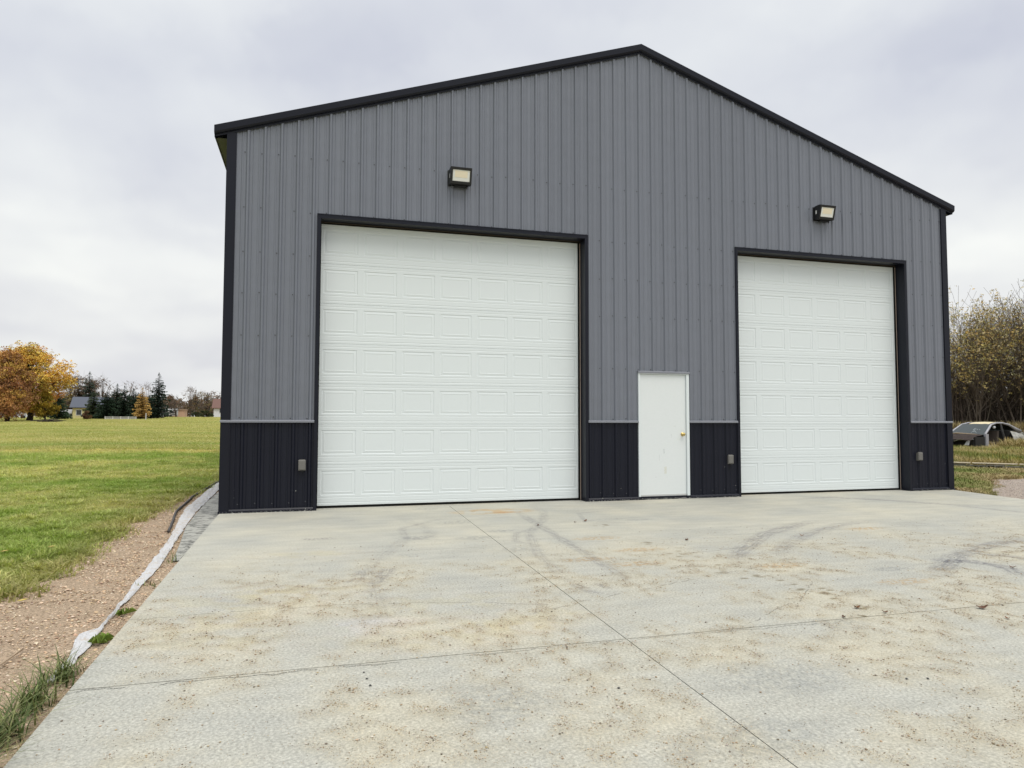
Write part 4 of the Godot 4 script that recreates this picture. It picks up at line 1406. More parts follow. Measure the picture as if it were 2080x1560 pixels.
	conifer("larch_tree", "orange yellow larch between the spruce group and the tall single spruce", bearing(-12.02, 119.0), 4.9, 2.9, Color(0.42, 0.27, 0.09), 260, bark, nd, "", 0.12)
	broadleaf("shrub", "reddish brown shrub in front of the yellow house", bearing(-15.45, 118.0), 1.25, 1.1, 0.15, [Color(0.13, 0.075, 0.045), Color(0.16, 0.1, 0.05)], 24, 20, 0.22, 261, bark, leaf)
	broadleaf("shrub", "low green clipped hedge left of the white house", bearing(-7.86, 158.0), 1.5, 4.6, 0.05, [Color(0.05, 0.07, 0.035), Color(0.06, 0.08, 0.04)], 40, 24, 0.26, 262, bark, leaf)
	# houses and sheds
	var glass := mat(0.03, 0.035, 0.04, 0.15, 0.6)
	var wt := mat(0.7, 0.7, 0.68, 0.7)
	house("yellow_house", "pale yellow house with dark grey gable roof behind the small olive spruce", bearing(-15.06, 137.0), 0.12, Vector3(5.2, 1.9, 4.4), 1.6, mat(0.58, 0.52, 0.26, 0.8), mat(0.075, 0.085, 0.11, 0.8), [[-1.7, 0.6, 0.7, 0.8], [0.6, 0.6, 0.7, 0.8]], glass, wt)
	house("white_house", "white house with brown gable roof next to the workshop's left corner", bearing(-5.63, 170.0), 0.05, Vector3(9.0, 2.0, 6.0), 1.9, mat(0.68, 0.70, 0.72, 0.8), mat(0.14, 0.075, 0.06, 0.85), [[-2.9, 0.9, 0.8, 0.9], [0.2, 0.9, 0.8, 0.9]], glass, wt)
	house("dark_barn", "dark brown low barn half hidden behind the spruces and larch", bearing(-11.93, 133.0), 0.1, Vector3(4.6, 1.2, 3.0), 0.7, mat(0.03, 0.026, 0.03, 0.9), mat(0.045, 0.04, 0.045, 0.8), [[1.4, 0.4, 0.5, 0.5]], glass, wt, "barn")
	house("tan_building", "tan flat-roofed low building right of the leafless tree", bearing(-9.57, 160.0), 0.05, Vector3(2.6, 1.45, 4.0), 0.1, mat(0.48, 0.32, 0.22, 0.85), mat(0.35, 0.25, 0.18, 0.85), [], glass, wt, "building")
	house("white_shed", "small white shed left of the yellow house", bearing(-16.9, 140.0), 0.2, Vector3(2.2, 0.9, 2.2), 0.5, mat(0.6, 0.62, 0.66, 0.8), mat(0.3, 0.3, 0.3, 0.8), [], glass, wt, "shed")
	# parked camper beside the tan building, van behind the left trees
	var cm := thing("camper_trailer", "grey white camper trailer parked left of the tan building", "trailer", bearing(-10.22, 153.0), 0.1)
	st = S()
	push_x(st, PackedVector2Array([Vector2(-0.9, 0.4), Vector2(-0.9, 1.5), Vector2(-0.6, 1.75), Vector2(0.7, 1.75), Vector2(0.9, 1.4), Vector2(0.9, 0.4)]), -1.5, 1.5)
	obj("body", st, mat(0.42, 0.43, 0.43, 0.6), cm)
	for q in [[-0.9, 0.9], [0.5, 0.9]]:
		boxes("window", Vector3(q[0] - 0.35, q[1], 0.88), Vector3(q[0] + 0.35, q[1] + 0.42, 0.925), glass, cm)
	for x in [-0.6, 0.3]:
		st = S(true)
		lathe(st, Vector3(x, 0.3, 0.75), Vector3(0, 0, 1), [[0.0, 0.3], [0.2, 0.3]], 10)
		obj("wheel", st, mat(0.02, 0.02, 0.02, 0.9), cm)
	var vn := thing("parked_van", "white van parked behind the rusty oak and golden maple", "van", bearing(-19.67, 128.0), 0.2)
	st = S()
	push_x(st, PackedVector2Array([Vector2(-0.85, 0.3), Vector2(-0.85, 1.5), Vector2(-0.7, 1.7), Vector2(0.7, 1.7), Vector2(0.85, 1.4), Vector2(0.85, 0.3)]), -2.2, 1.2)
	push_x(st, PackedVector2Array([Vector2(-0.82, 0.3), Vector2(-0.82, 0.9), Vector2(0.82, 0.9), Vector2(0.82, 0.3)]), 1.2, 2.2)
	obj("body", st, mat(0.62, 0.65, 0.7, 0.4), vn)
	boxes("windscreen", Vector3(1.15, 0.95, -0.75), Vector3(1.25, 1.5, 0.75), glass, vn)
	for x in [-1.4, 1.4]:
		st = S(true)
		lathe(st, Vector3(x, 0.32, 0.7), Vector3(0, 0, 1), [[0.0, 0.32], [0.2, 0.32]], 10)
		obj("wheel", st, mat(0.02, 0.02, 0.02, 0.9), vn)
	# post and white rail fence
	st = S()
	box(st, Vector3(-0.05, -0.2, -0.05), Vector3(0.05, 1.05, 0.05))
	var po := obj("marker_post", st, mat(0.55, 0.56, 0.58, 0.7))
	po.position = bearing(-11.75, 112.0)
	tag(po, "thin pale post in the field before the orange larch", "post")
	var fe := thing("rail_fence", "low white rail fence in front of the dark spruce group", "fence", bearing(-13.37, 117.5), 0.15)
	for i in 5:
		boxes("fence_post", Vector3(-2.0 + i, -0.1, -0.04), Vector3(-1.92 + i, 0.5, 0.04), wt, fe)
	for y in [0.12, 0.36]:
		boxes("fence_rail", Vector3(-2.0, y, 0.042), Vector3(2.08, y + 0.09, 0.07), wt, fe)
	# brush pile
	st = S(true)
	r_.seed = 12
	for i in 26:
		var a := r_.randf_range(-0.5, 0.5)
		var c := Vector3(r_.randf_range(-0.9, 0.9), r_.randf_range(0.05, 0.35), r_.randf_range(-0.3, 0.3))
		var d := Vector3(cos(a), r_.randf_range(-0.1, 0.25), sin(a)) * r_.randf_range(0.5, 1.1)
		tube(st, [c - d, c + d], [0.05, 0.02], 4)
	var bp := obj("brush_pile", st, mat(0.04, 0.033, 0.028, 0.9))
	bp.position = bearing(-17.72, 94.0)
	tag(bp, "dark pile of cut brush on the field below the golden maple", "brush pile")
	# the wooded skyline further off reads as one mass
	var pl := []
	var cl := PackedColorArray()
	var lm := leaf_mesh(300, 6)
	for i in 5200:
		var bb := rng.randf_range(-24.0, 1.5)
		if bb > -13.5 and bb < -11.5 and rng.randf() < 0.5:
			continue
		var dd := rng.randf_range(196.0, 215.0)
		var p := bearing(bb, dd)
		var hh := 4.6 + 2.0 * patchy.get_noise_2d(bb * 14.0, 5.0)
		p.y += hh * pow(rng.randf(), 0.8)
		pl.append(Transform3D(spin(rng.randf() * TAU, rng.randf_range(-0.5, 0.5), Vector3.ONE * rng.randf_range(0.8, 1.5)), p))
		cl.append(vary([Color(0.17, 0.13, 0.1), Color(0.2, 0.155, 0.12), Color(0.15, 0.14, 0.09)][rng.randi() % 3], 0.2))
	kind(multi("far_woods", lm, leaf, pl, cl), "stuff")


# ---------------------------------------------------------------- right: wreck, blocks, weeds, thicket
func build_right() -> void:
	# gravel patch beside the slab
	var st := S(true)
	var rows := []
	for i in 40:
		var z := lerpf(-2.1, 9.0, i / 39.0)
		var l := W + 0.05 if z > 0.25 else lerpf(W + 0.35, 16.3, pow(clampf((0.3 - z) / 2.4, 0.0, 1.0), 0.9))
		l += 0.12 * patchy.get_noise_2d(z * 20.0, 4.0)
		var row := []
		for k in 13:
			var x := lerpf(l, 24.0, k / 12.0)
			row.append(Vector3(x, ground_y(maxf(x, W + 0.05), z) + 0.006 + (0.012 * patchy.get_noise_2d(x * 25.0, z * 25.0) + 0.01 if k > 0 and i > 0 else -0.02), z))
		rows.append(row)
	sheet(st, rows)
	var gm := mat(0.68, 0.57, 0.48, 0.95, 0.2)
	gm.albedo_texture = tile(512, 0.04, 5, 121, 0.66, 1.0)
	bumps(gm, tile(512, 0.06, 5, 122), 3.0, 1.2)
	kind(obj("gravel_patch", st, gm), "structure")
	var pl := []
	var cl := PackedColorArray()
	for i in 6000:
		var x := rng.randf_range(W + 0.1, 19.0)
		var z := rng.randf_range(-2.0, 3.0)
		if z < 0.25 and x < lerpf(W + 0.45, 16.5, pow(clampf((0.3 - z) / 2.4, 0.0, 1.0), 0.9)):
			continue
		var s := rng.randf_range(0.005, 0.014)
		pl.append(Transform3D(spin(rng.randf() * TAU, 0, Vector3(s, s * 0.7, s)), Vector3(x, ground_y(x, z) + 0.018, z)))
		cl.append(vary([Color(0.46, 0.4, 0.36), Color(0.36, 0.3, 0.27), Color(0.55, 0.5, 0.46)][rng.randi() % 3], 0.2))
	kind(multi("loose_gravel", pebble_mesh(), tinted(0.9), pl, cl), "stuff")

	# short dry grass between the slab and the blocks
	var grass := tinted(0.75, 0.25, Color(0.25, 0.28, 0.1))
	pl = []
	cl = PackedColorArray()
	for i in 42000:
		var x := rng.randf_range(W + 0.05, 26.0)
		var z := rng.randf_range(-11.0, 0.6)
		if z > -2.1 and x > lerpf(W + 0.4, 16.3, pow(clampf((0.3 - z) / 2.4, 0.0, 1.0), 0.9)):
			continue
		if patchy.get_noise_2d(x * 7.0, z * 7.0) > 0.22 and rng.randf() < 0.8:
			continue
		var sc := rng.randf_range(0.7, 1.5)
		pl.append(Transform3D(spin(rng.randf() * TAU, 0, Vector3(sc * 1.4, sc, sc * 1.4)), Vector3(x, ground_y(x, z) - 0.004, z)))
		cl.append(vary(lawn_color(x, z), 0.25) * 1.1)
	kind(multi("mown_grass", blades(14, 0.07, 0.12, 41), grass, pl, cl), "stuff")

	# tall dry weeds round the wreck
	pl = []
	cl = PackedColorArray()
	for i in 24000:
		var t := rng.randf()
		var along := Vector2(0.64, 0.77)
		var out := Vector2(0.77, -0.64)
		var o := Vector2(19.6, -5.4) + out * lerpf(0.5, 16.0, t) + along * rng.randf_range(-5.0, 7.0)
		var dist := o.distance_to(Vector2(1.22, 10.49))
		var sc := rng.randf_range(0.55, 1.0) * lerpf(0.55, 0.9, smoothstep(24.0, 34.0, dist))
		var cp := Vector2(29.5, -13.4)
		var rel := o - cp
		var f := rel.dot(Vector2(-0.977, 0.22))
		var sd := rel.dot(Vector2(0.22, 0.977))
		if absf(f) < 2.2 and absf(sd) < 0.95:
			continue
		if f > 0.4 and dist > 30.0:
			sc *= 0.8
		if f < -1.0:
			sc *= 0.8
		elif sd > 0.9 and f < 0.7:                               # tall straw along the wreck's near side
			sc *= 1.35
		pl.append(Transform3D(spin(rng.randf() * TAU, 0, Vector3(sc, sc, sc)), Vector3(o.x, ground_y(o.x, o.y) - 0.02, o.y)))
		var n := patchy.get_noise_2d(o.x * 5.0, o.y * 5.0)
		var c := Color(0.2, 0.22, 0.06).lerp(Color(0.44, 0.35, 0.17), smoothstep(-0.3, 0.25, n + (0.3 if f < 0.6 else -0.1)))
		if rng.randf() < 0.1:
			c = Color(0.30, 0.22, 0.04)
		cl.append(vary(c, 0.25))
	for i in 5000:                                              # taller growth at the foot of the thicket
		var p := bearing(rng.randf_range(45.0, 62.0), rng.randf_range(39.5, 45.0))
		var sc := rng.randf_range(1.0, 2.3)
		pl.append(Transform3D(spin(rng.randf() * TAU, 0, Vector3(sc, sc, sc)), p))
		cl.append(vary(Color(0.27, 0.21, 0.13).lerp(Color(0.36, 0.29, 0.12), rng.randf()), 0.3))
	kind(multi("tall_weeds", blades(22, 0.62, 0.45, 42, 1.0, 0.28), grass, pl, cl), "stuff")

	build_blocks()
	build_wreck()
	build_thicket()

func build_blocks() -> void:
	# a row of old concrete blocks with thin cap slabs, half sunk in the grass
	var conc := mat(0.26, 0.25, 0.21, 0.95, 0.2)
	bumps(conc, tile(256, 0.06, 4, 131), 2.0, 1.5)
	var cap := mat(0.42, 0.37, 0.27, 0.95, 0.2)
	bumps(cap, tile(256, 0.06, 4, 132), 2.0, 1.5)
	var dark := mat(0.03, 0.032, 0.025, 0.95)
	var dir := Vector3(0.62, 0, 0.785)
	var turn := atan2(-dir.z, dir.x)
	var start := Vector3(18.75, 0, -5.95)
	var holes := [0, 0, 3, 2, 2, 2, 3]
	var names := ["solid mottled concrete block nearest the workshop in the row by the grass", "plain grey concrete block second from the workshop in the row", "concrete block with three small dark cores, third in the row", "concrete block with two narrow dark cores, fourth in the row", "concrete block with two large dark cores, fifth in the row", "concrete block with two large dark cores, sixth in the row", "concrete block with three dark cores at the far end of the row"]
	for i in 7:
		var at := start + dir * (0.46 * i)
		at.y = ground_y(at.x, at.z) - 0.02
		var t := thing("concrete_block", names[i], "block", at, turn + rng.randf_range(-0.05, 0.05), "old concrete blocks in a row")
		var st := S()
		var h: float = 0.14 + rng.randf_range(-0.01, 0.015)
		if holes[i] == 0:
			box(st, Vector3(0, 0, -0.1), Vector3(0.44, h, 0.1))
			obj("block_body", st, conc, t)
		else:
			var n: int = holes[i]
			box(st, Vector3(0, 0, -0.1), Vector3(0.44, 0.03, 0.1))
			box(st, Vector3(0, h - 0.03, -0.1), Vector3(0.44, h, 0.1))
			for k in n + 1:
				var x := 0.44 * k / n
				box(st, Vector3(clampf(x - 0.022, 0, 0.396), 0.0305, -0.1), Vector3(clampf(x + 0.022, 0.044, 0.44), h - 0.0305, 0.099))
			obj("block_body", st, conc, t)
			boxes("block_core", Vector3(0.03, 0.032, -0.095), Vector3(0.41, h - 0.032, 0.02), dark, t)
	for i in 3:
		var at := start + dir * (1.1 * i - 0.05)
		at.y = ground_y(at.x, at.z) + 0.142
		var st := S()
		soft_box(st, Vector3(0, 0, -0.13), Vector3(1.06, 0.035, 0.13), 0.01)
		var o := obj("cap_slab", st, cap)
		o.position = at
		o.rotation.y = turn + [0.0, 0.03, -0.03][i]
		tag(o, ["tan cap slab on the blocks nearest the workshop", "tan cap slab on the middle of the block row", "tan cap slab on the far end of the block row"][i], "slab", "cap slabs on the block row")

func build_wreck() -> void:
	var c := thing("wrecked_car", "stripped wrecked sedan without doors and bumper, sitting in tall weeds by the thicket", "car", Vector3(29.5, ground_y(29.5, -13.4) - 0.1, -13.4), deg_to_rad(-77.3))
	var paint := mat(0.33, 0.33, 0.36, 0.45)
	var dirty := mat(0.07, 0.056, 0.05, 0.9, 0.2)
	dirty.albedo_texture = tile(128, 0.05, 4, 141, 0.7, 1.0)
	dirty.uv1_triplanar = true
	var primer := mat(0.62, 0.62, 0.58, 0.7)
	primer.albedo_texture = tile(128, 0.06, 4, 142, 0.55, 1.0)
	primer.uv1_triplanar = true
	var dark := mat(0.014, 0.013, 0.012, 0.8)
	var cream := mat(0.60, 0.52, 0.34, 0.8)
	var white := mat(0.7, 0.72, 0.76, 0.5)
	var glass := mat(0.035, 0.045, 0.045, 0.3, 0.38)
	# roof rails and pillars of both sides
	for s in [1.0, -1.0]:
		var st := S(true)
		tube(st, [Vector3(0.74 * s, 0.90, 0.98), Vector3(0.68 * s, 1.10, 0.62), Vector3(0.60 * s, 1.31, 0.22), Vector3(0.565 * s, 1.385, -0.25), Vector3(0.56 * s, 1.385, -0.75), Vector3(0.575 * s, 1.31, -1.25), Vector3(0.63 * s, 1.15, -1.62), Vector3(0.68 * s, 1.02, -1.95)], [0.05, 0.045, 0.042, 0.04, 0.04, 0.05, 0.07, 0.09], 7)
		obj("roof_rail", st, paint, c)
		var sl := S()
		box(sl, Vector3(minf(0.66 * s, 0.78 * s), 0.24, -1.2), Vector3(maxf(0.66 * s, 0.78 * s), 0.42, 0.95))
		obj("rocker_sill", sl, paint, c)
		var hp := S()
		box(hp, Vector3(minf(0.70 * s, 0.79 * s), 0.40, 0.80), Vector3(maxf(0.70 * s, 0.79 * s), 0.92, 1.0))
		obj("hinge_pillar", hp, paint, c)
		var bp := S(true)
		tube(bp, [Vector3(0.76 * s, 0.4, -0.42), Vector3(0.74 * s, 0.85, -0.45), Vector3(0.60 * s, 1.34, -0.55)], [0.07, 0.055, 0.035], 6)
		obj("centre_pillar", bp, dark, c)
		# rear quarter: a skin that curves over the wheel arch
		var q := S(true)
		var rows := []
		for i in 9:
			var z := lerpf(-1.15, -2.3, i / 8.0)
			var arch := 0.26 + 0.42 * sqrt(maxf(0.0, 1.0 - pow((z + 1.78) / 0.36, 2.0)))
			var row := []
			for k in 6:
				var f := k / 5.0
				var y := lerpf(arch, 1.03 - 0.012 * i, f)
				row.append(Vector3(s * (0.80 + 0.05 * sin(PI * f) - 0.12 * f * f - 0.008 * i), y, z))
			rows.append(row)
		sheet(q, rows)
		obj("rear_quarter", q, primer, c)
	# roof skin with its pale patch
	for part in 2:
		var st := S(true)
		var rows := []
		for i in 9:
			var z := lerpf(0.24, -1.25, i / 8.0) if part == 0 else lerpf(0.20, -0.62, i / 8.0)
			var y := 1.395 - 0.11 * pow((z + 0.45) / 0.72, 2.0)
			var row := []
			for k in 9:
				var f := lerpf(-1.0, 1.0, k / 8.0) if part == 0 else lerpf(-0.55, 0.82, k / 8.0)
				row.append(Vector3(f * 0.585, y + 0.035 * (1.0 - f * f) + (0.008 if part == 1 else 0.0), z + (0.05 * sin(k * 1.7) if part == 1 and (i == 0 or i == 8) else 0.0)))
			rows.append(row)
		sheet(st, rows)
		obj("roof" if part == 0 else "roof_patch", st, dirty if part == 0 else cream, c)
	# windscreen, cracked and bowed, and rear screen
	for part in 2:
		var st := S(true)
		var rows := []
		for i in 6:
			var f := i / 5.0
			var row := []
			for k in 9:
				var g := lerpf(-1.0, 1.0, k / 8.0)
				if part == 0:
					row.append(Vector3(g * lerpf(0.70, 0.575, f), lerpf(0.90, 1.345, f) + 0.012 * sin(k * 2.3 + i), lerpf(1.0, 0.24, f) + 0.13 * (1.0 - g * g)))
				else:
					row.append(Vector3(g * lerpf(0.64, 0.56, f), lerpf(1.02, 1.31, f), lerpf(-1.95, -1.27, f)))
			rows.append(row)
		sheet(st, rows)
		obj("windscreen" if part == 0 else "rear_screen", st, glass, c)
	# white cracked smear in the glass
	var cr := S()
	for i in 14:
		var a := Vector3(0.30 + rng.randf_range(-0.12, 0.14), 1.05 + rng.randf_range(-0.09, 0.09), 0)
		a.z = lerpf(1.0, 0.24, (a.y - 0.9) / 0.445) + 0.13 * (1.0 - pow(a.x / 0.63, 2.0)) + 0.02
		var d := Vector3(rng.randf_range(-0.1, 0.1), rng.randf_range(0.02, 0.08), -0.05)
		quad(cr, a, a + d, a + d + Vector3(0.012, 0, 0), a + Vector3(0.012, 0, 0))
	obj("glass_cracks", cr, mat(0.4, 0.45, 0.46, 0.4), c)
	# leaves and straw caught at the cowl
	var cw := S(true)
	tube(cw, [Vector3(-0.62, 0.925, 1.05), Vector3(-0.3, 0.94, 1.15), Vector3(0.1, 0.925, 1.17), Vector3(0.5, 0.90, 1.08)], [0.02, 0.035, 0.028, 0.015], 5)
	obj("cowl_litter", cw, mat(0.34, 0.26, 0.16, 0.95), c)
	# hood, sagging forward over an open front
	var hd := S(true)
	var hr := []
	for i in 8:
		var f := i / 7.0
		var row := []
		for k in 9:
			var g := lerpf(-1.0, 1.0, k / 8.0)
			row.append(Vector3(g * lerpf(0.72, 0.66, f), 0.885 - 0.03 * f - 0.20 * f * f + 0.04 * (1.0 - g * g) + 0.012 * sin(k * 1.9 + i * 1.3), lerpf(1.08, 1.98, f) + 0.12 * (1.0 - g * g) * f))
		hr.append(row)
	sheet(hd, hr)
	obj("hood", hd, dirty, c)
	boxes("engine_bay", Vector3(-0.66, 0.22, 1.0), Vector3(0.66, 0.70, 1.75), dark, c)
	var ns := S()
	box(ns, Vector3(-0.62, 0.30, 1.76), Vector3(-0.1, 0.62, 1.96))
	obj("nose_panel", ns, dirty, c)
	for s in [1.0, -1.0]:
		var fa := S()
		box(fa, Vector3(minf(0.67 * s, 0.74 * s), 0.30, 1.01), Vector3(maxf(0.67 * s, 0.74 * s), 0.80, 1.72))
		obj("fender_apron", fa, dark, c)
	var br := S(true)
	tube(br, [Vector3(0.0, 0.62, 1.98), Vector3(0.18, 0.685, 1.96), Vector3(0.45, 0.70, 1.86), Vector3(0.66, 0.70, 1.70)], [0.02, 0.025, 0.025, 0.02], 5)
	obj("headlight_bracket", br, white, c)
	var hl := S()
	quad(hl, Vector3(0.46, 0.62, 1.88), Vector3(0.56, 0.68, 1.80), Vector3(0.52, 0.45, 1.84), Vector3(0.38, 0.45, 1.91))
	quad(hl, Vector3(0.46, 0.62, 1.85), Vector3(0.56, 0.68, 1.77), Vector3(0.52, 0.45, 1.81), Vector3(0.38, 0.45, 1.88))
	obj("headlight_shell", hl, white, c)
	# interior seen through the open side
	boxes("floor_pan", Vector3(-0.7, 0.22, -1.9), Vector3(0.65, 0.30, 0.98), dark, c)
	boxes("dashboard", Vector3(-0.66, 0.70, 0.62), Vector3(0.66, 0.90, 0.93), dark, c)
	boxes("rear_shelf", Vector3(-0.62, 0.70, -1.9), Vector3(0.62, 0.98, -1.35), dark, c)
	for q in [[-0.36, 0.0], [0.34, 0.0], [0.0, -0.95]]:
		var se := S()
		var hw := 0.25 if q[1] == 0.0 else 0.6
		push_x(se, PackedVector2Array([Vector2(q[1] - 0.38, 0.45), Vector2(q[1] - 0.42, 1.02), Vector2(q[1] - 0.32, 1.04), Vector2(q[1] - 0.2, 0.55), Vector2(q[1] + 0.25, 0.54), Vector2(q[1] + 0.27, 0.40)]), q[0] - hw, q[0] + hw)
		obj("seat", se, mat(0.055, 0.042, 0.034, 0.9) if q[0] > 0.1 else dark, c)
	boxes("trunk_lid", Vector3(-0.66, 0.90, -2.3), Vector3(0.66, 0.985, -1.96), primer, c)
	boxes("rear_panel", Vector3(-0.7, 0.3, -2.34), Vector3(0.7, 0.9, -2.30), primer, c)
	var tg := S(true)
	lathe(tg, Vector3(0.60, 1.20, -0.02), Vector3(0.3, 0.0, 0.95).normalized(), [[0.0, 0.02], [0.01, 0.06], [0.02, 0.062], [0.03, 0.03]], 10)
	obj("hanging_tag", tg, white, c)
	for q in [[0.62, -1.55], [-0.62, -1.55]]:
		var wh := S(true)
		lathe(wh, Vector3(q[0] - 0.1, 0.30, q[1] - 0.2), Vector3(1, 0, 0), [[0.0, 0.2], [0.0, 0.29], [0.03, 0.31], [0.17, 0.31], [0.2, 0.29], [0.2, 0.19]], 16)
		obj("tyre", wh, dark, c)

func build_thicket() -> void:
	var bark := mat(0.14, 0.115, 0.09, 0.95, 0.2)
	var dark := mat(0.09, 0.074, 0.058, 0.95, 0.2)
	var leaf := tinted(0.8, 0.2, Color(0.4, 0.3, 0.1))
	var cols := [Color(0.58, 0.42, 0.13), Color(0.62, 0.50, 0.22), Color(0.44, 0.37, 0.14), Color(0.58, 0.52, 0.32), Color(0.36, 0.35, 0.14)]
	var list := [
		[49.6, 43.0, 6.4, 620, "thicket tree with the most yellow leaves, right beside the workshop corner"],
		[51.0, 44.5, 6.2, 420, "thicket tree with pale yellow crown, second from the workshop"],
		[52.2, 43.0, 5.9, 260, "thinly leaved thicket tree behind the wreck's windscreen"],
		[53.4, 44.0, 5.5, 150, "dark nearly bare thicket tree behind the wreck's roof"],
		[54.6, 43.0, 5.7, 170, "nearly bare thicket tree behind the wreck's rear"],
		[48.5, 45.0, 6.0, 400, "yellow-leaved thicket tree mostly hidden behind the workshop corner"],
		[50.3, 47.5, 6.3, 300, "grey-stemmed tree in the thicket's second row by the workshop"],
		[51.7, 48.0, 6.4, 260, "grey-stemmed tree in the thicket's second row behind the pale crown"],
		[53.0, 48.0, 5.9, 200, "grey-stemmed tree in the thicket's second row above the wreck's roof"],
		[54.3, 48.5, 6.2, 200, "grey-stemmed tree in the thicket's second row at the right picture edge"],
		[55.8, 44.0, 5.8, 260, "yellowing thicket tree just outside the right picture edge"],
		[57.2, 45.0, 6.0, 260, "yellowing thicket tree farther right along the wood's edge"],
		[58.8, 44.0, 5.9, 260, "rightmost thicket tree along the wood's edge"],
	]
	for i in list.size():
		var q: Array = list[i]
		var r_ := RandomNumberGenerator.new()
		r_.seed = 400 + i
		var t := thing("thicket_tree", q[4], "tree", bearing(q[0], q[1]), 0.0, "trees of the thicket")
		var tips := []
		var n := 4 if i < 6 else 3
		for k in n:
			var st := S(true)
			var a := r_.randf() * TAU
			var base := Vector3(cos(a), 0, sin(a)) * r_.randf_range(0.1, 0.6) + Vector3(0, -0.1, 0)
			var d := Vector3(cos(a) * r_.randf_range(0.02, 0.3), 1, sin(a) * r_.randf_range(0.02, 0.3)).normalized()
			twig(st, base, d, q[2] * r_.randf_range(0.55, 0.75), r_.randf_range(0.04, 0.075), 3, r_, tips, 0.6, 0.28, 5, 6)
			obj("trunk", st, bark if i % 2 == 0 else dark, t)
		var pl := []
		var cl := PackedColorArray()
		for k in int(q[3]) * 4:
			var p: Vector3 = tips[r_.randi() % tips.size()] + Vector3(r_.randfn(), r_.randfn(), r_.randfn()) * 0.1
			if p.y < 1.2 and r_.randf() < 0.6 or p.y > q[2] * 1.3:
				continue
			pl.append(Transform3D(spin(r_.randf() * TAU, r_.randf_range(-1.5, 1.5), Vector3.ONE * r_.randf_range(0.09, 0.17)), p))
			cl.append(vary(cols[r_.randi() % cols.size()], 0.3))
		multi("leaves", leaf_mesh(420 + i, 4), leaf, pl, cl, t)
	# the depth of the wood: stems and brush nobody could count
	var stem := S()
	var r2 := RandomNumberGenerator.new()
	r2.seed = 55
	for i in 16:
		var a := r2.randf() * TAU
		var b := Vector3(cos(a), 0, sin(a)) * r2.randf_range(0.0, 0.5)
		var h := r2.randf_range(0.5, 1.0)
		var lean := Vector3(r2.randf_range(-0.16, 0.16), h, r2.randf_range(-0.16, 0.16))
		tube(stem, [b, b + lean * 0.5 + Vector3(r2.randf_range(-0.03, 0.03), 0, 0), b + lean], [0.006, 0.004, 0.0015], 3, false)
		for k in 5:
			var f := r2.randf_range(0.3, 0.95)
			var p := b + lean * f
			tube(stem, [p, p + Vector3(r2.randf_range(-0.16, 0.16), r2.randf_range(0.03, 0.16), r2.randf_range(-0.16, 0.16))], [0.0022, 0.0008], 3, false)
	var sm := plain_mesh(stem, null)
	var pl := []
	var cl := PackedColorArray()
	for i in 620:
		var p := bearing(rng.randf_range(45.0, 63.0), rng.randf_range(44.0, 62.0))
		var h := rng.randf_range(3.0, 5.6)
		if rng.randf() < 0.35:
			h = rng.randf_range(1.2, 3.0)
		pl.append(Transform3D(spin(rng.randf() * TAU, 0, Vector3(h * 0.75, h, h * 0.75)), p))
		cl.append(vary([Color(0.13, 0.105, 0.08), Color(0.09, 0.072, 0.055), Color(0.18, 0.15, 0.12)][rng.randi() % 3], 0.25))
	kind(multi("thicket_brush", sm, tinted(0.95), pl, cl), "stuff")


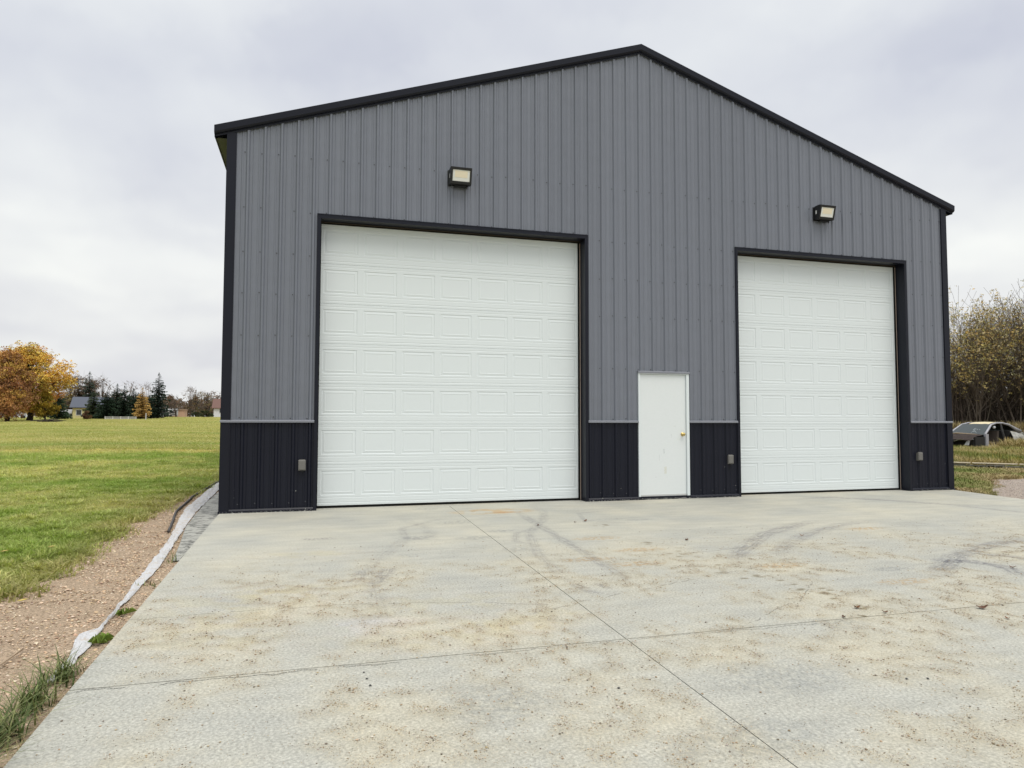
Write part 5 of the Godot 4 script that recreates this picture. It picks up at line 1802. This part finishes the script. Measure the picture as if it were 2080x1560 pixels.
# ---------------------------------------------------------------- small things lying about
func build_litter() -> void:
	var brown := [Color(0.16, 0.075, 0.04), Color(0.2, 0.1, 0.05), Color(0.12, 0.065, 0.045)]
	var leaf := tinted(0.8, 0.25)
	var spots := [
		[4.73, 1.79, 0.075, "reddish curled dry leaf right of the rust stain before the entry door"],
		[4.56, 1.86, 0.05, "small flat dry leaf just left of the reddish curled leaf"],
		[4.01, 1.97, 0.06, "dry brown leaf on the tyre marks near the slab joint"],
		[5.37, 3.29, 0.075, "dry brown leaf alone on the clean slab before the right door"],
		[6.87, 3.37, 0.06, "dry brown leaf beside the long curved tyre smear"],
		[5.26, 6.01, 0.07, "dark brown leaf just above the long cross joint"],
		[5.38, 6.16, 0.06, "thin curled leaf lying on the long cross joint"],
		[6.2, 6.26, 0.10, "upright forked brown leaf at the cross joint's right end"],
		[7.76, 5.27, 0.07, "brown leaf on the dark tyre smears at the right picture edge"],
		[6.14, 6.51, 0.05, "tiny leaf scrap below the upright forked leaf"],
		[4.99, 6.18, 0.05, "dark leaf scrap on the cross joint left of the brown leaves"],
	]
	for q in spots:
		var st := S()
		var a := rng.randf() * TAU
		var s: float = q[2] * 0.78
		st.set_color(vary(brown[rng.randi() % 3], 0.2))
		var b := Basis(Vector3.UP, a)
		var prev := []
		for i in 5:
			var f := i / 4.0
			var w := s * 0.34 * sin(PI * clampf(f * 0.9 + 0.08, 0, 1))
			var y := 0.006 + s * 0.25 * pow(absf(f - 0.45) * 2.0, 2.0)
			var row := [b * Vector3(-w, y + s * 0.05, (f - 0.5) * s), b * Vector3(0, y, (f - 0.5) * s), b * Vector3(w, y + s * 0.09, (f - 0.5) * s)]
			if i > 0:
				for k in 2:
					quad(st, prev[k], prev[k + 1], row[k + 1], row[k])
			prev = row
		var o := obj("fallen_leaf", st, leaf)
		o.position = Vector3(q[0], -FALL * q[1], q[1])
		tag(o, q[3], "leaf", "dry leaves on the concrete")
	# a few yellow leaves on the lawn and the gravel strip
	for q in [[-0.95, 4.08, "yellow leaf on the gravel strip at the left picture edge"], [-1.42, 1.95, "pale leaf at the grass edge beside the gravel strip"], [-1.8, 2.1, "pale yellow leaf in the grass at the left picture edge"]]:
		var st := S()
		st.set_color(vary(Color(0.5, 0.38, 0.12), 0.15))
		quad(st, Vector3(-0.035, 0.012, 0.01), Vector3(0, 0.016, -0.03), Vector3(0.04, 0.02, 0), Vector3(0, 0.014, 0.028))
		quad(st, Vector3(-0.035, 0.009, 0.01), Vector3(0, 0.013, -0.03), Vector3(0.04, 0.017, 0), Vector3(0, 0.011, 0.028))
		var o := obj("fallen_leaf", st, leaf)
		o.position = Vector3(q[0], ground_y(q[0], q[1]) + (0.02 if q[0] > -1.0 else 0.045), q[1])
		tag(o, q[2], "leaf", "yellow leaves on the ground")
	# the pebbles that stand out on the slab
	for q in [[1.53, 6.35, 0.007, "uppermost of three dark pebbles in a row on the slab below the crack"], [1.54, 6.45, 0.008, "middle one of three dark pebbles in a row below the crack"], [1.55, 6.55, 0.009, "lowest of three dark pebbles in a row below the crack"], [2.85, 6.93, 0.009, "grey pointed pebble left of the long joint"], [4.49, 7.23, 0.008, "dark flat pebble in the sandy patch on the right"], [4.61, 7.26, 0.009, "dark round pebble right of the flat one in the sandy patch"]]:
		var o := show_mesh("pebble", pebble_mesh())
		o.material_override = mat(0.05, 0.05, 0.048, 0.8)
		o.position = Vector3(q[0], -FALL * q[1] + q[2] * 0.5, q[1])
		o.scale = Vector3(q[2], q[2] * 0.8, q[2] * 1.2)
		o.rotation.y = rng.randf() * TAU
		tag(o, q[3], "pebble", "dark pebbles on the slab")
	# grit and sand grains gathered in the silt
	var pl := []
	var cl := PackedColorArray()
	var tries := 0
	while pl.size() < 135000 and tries < 1500000:
		tries += 1
		var z := rng.randf_range(2.6, 9.2)
		var x := rng.randf_range(0.05, 10.5)
		var w := silt(x, z)
		if rng.randf() > w * w * 0.9 + 0.03:
			continue
		var s := rng.randf_range(0.001, 0.0026) * (1.0 + 2.2 * pow(rng.randf(), 14.0))
		pl.append(Transform3D(spin(rng.randf() * TAU, 0, Vector3(s, s * 0.7, s * 1.25)), Vector3(x, -FALL * z + s * 0.4, z)))
		cl.append(vary([Color(0.36, 0.27, 0.17), Color(0.45, 0.36, 0.25), Color(0.28, 0.21, 0.14), Color(0.17, 0.14, 0.11), Color(0.5, 0.45, 0.38)][rng.randi() % 5], 0.25))
	kind(multi("grit", pebble_mesh(), tinted(0.9), pl, cl), "stuff")
	# pale crumbs of concrete splashed along the wall's foot
	pl = []
	cl = PackedColorArray()
	for i in 1500:
		var x := rng.randf_range(0.0, W)
		var inside := false
		for q in [OPENINGS[0], OPENINGS[1]]:
			if x > q[0] and x < q[1]:
				inside = true
		if inside:
			continue
		var s := rng.randf_range(0.002, 0.008)
		var y := rng.randf_range(0.0, 0.02) if rng.randf() < 0.94 else pow(rng.randf(), 2.5) * 0.6
		var z := 0.037 if y < 0.05 else 0.002
		pl.append(Transform3D(spin(rng.randf() * TAU, 0, Vector3(s * 1.6, s, s * 0.5)), Vector3(x, y, z)))
		cl.append(vary(Color(0.5, 0.5, 0.47), 0.2))
	kind(multi("concrete_crumbs", pebble_mesh(), tinted(0.9), pl, cl), "stuff")
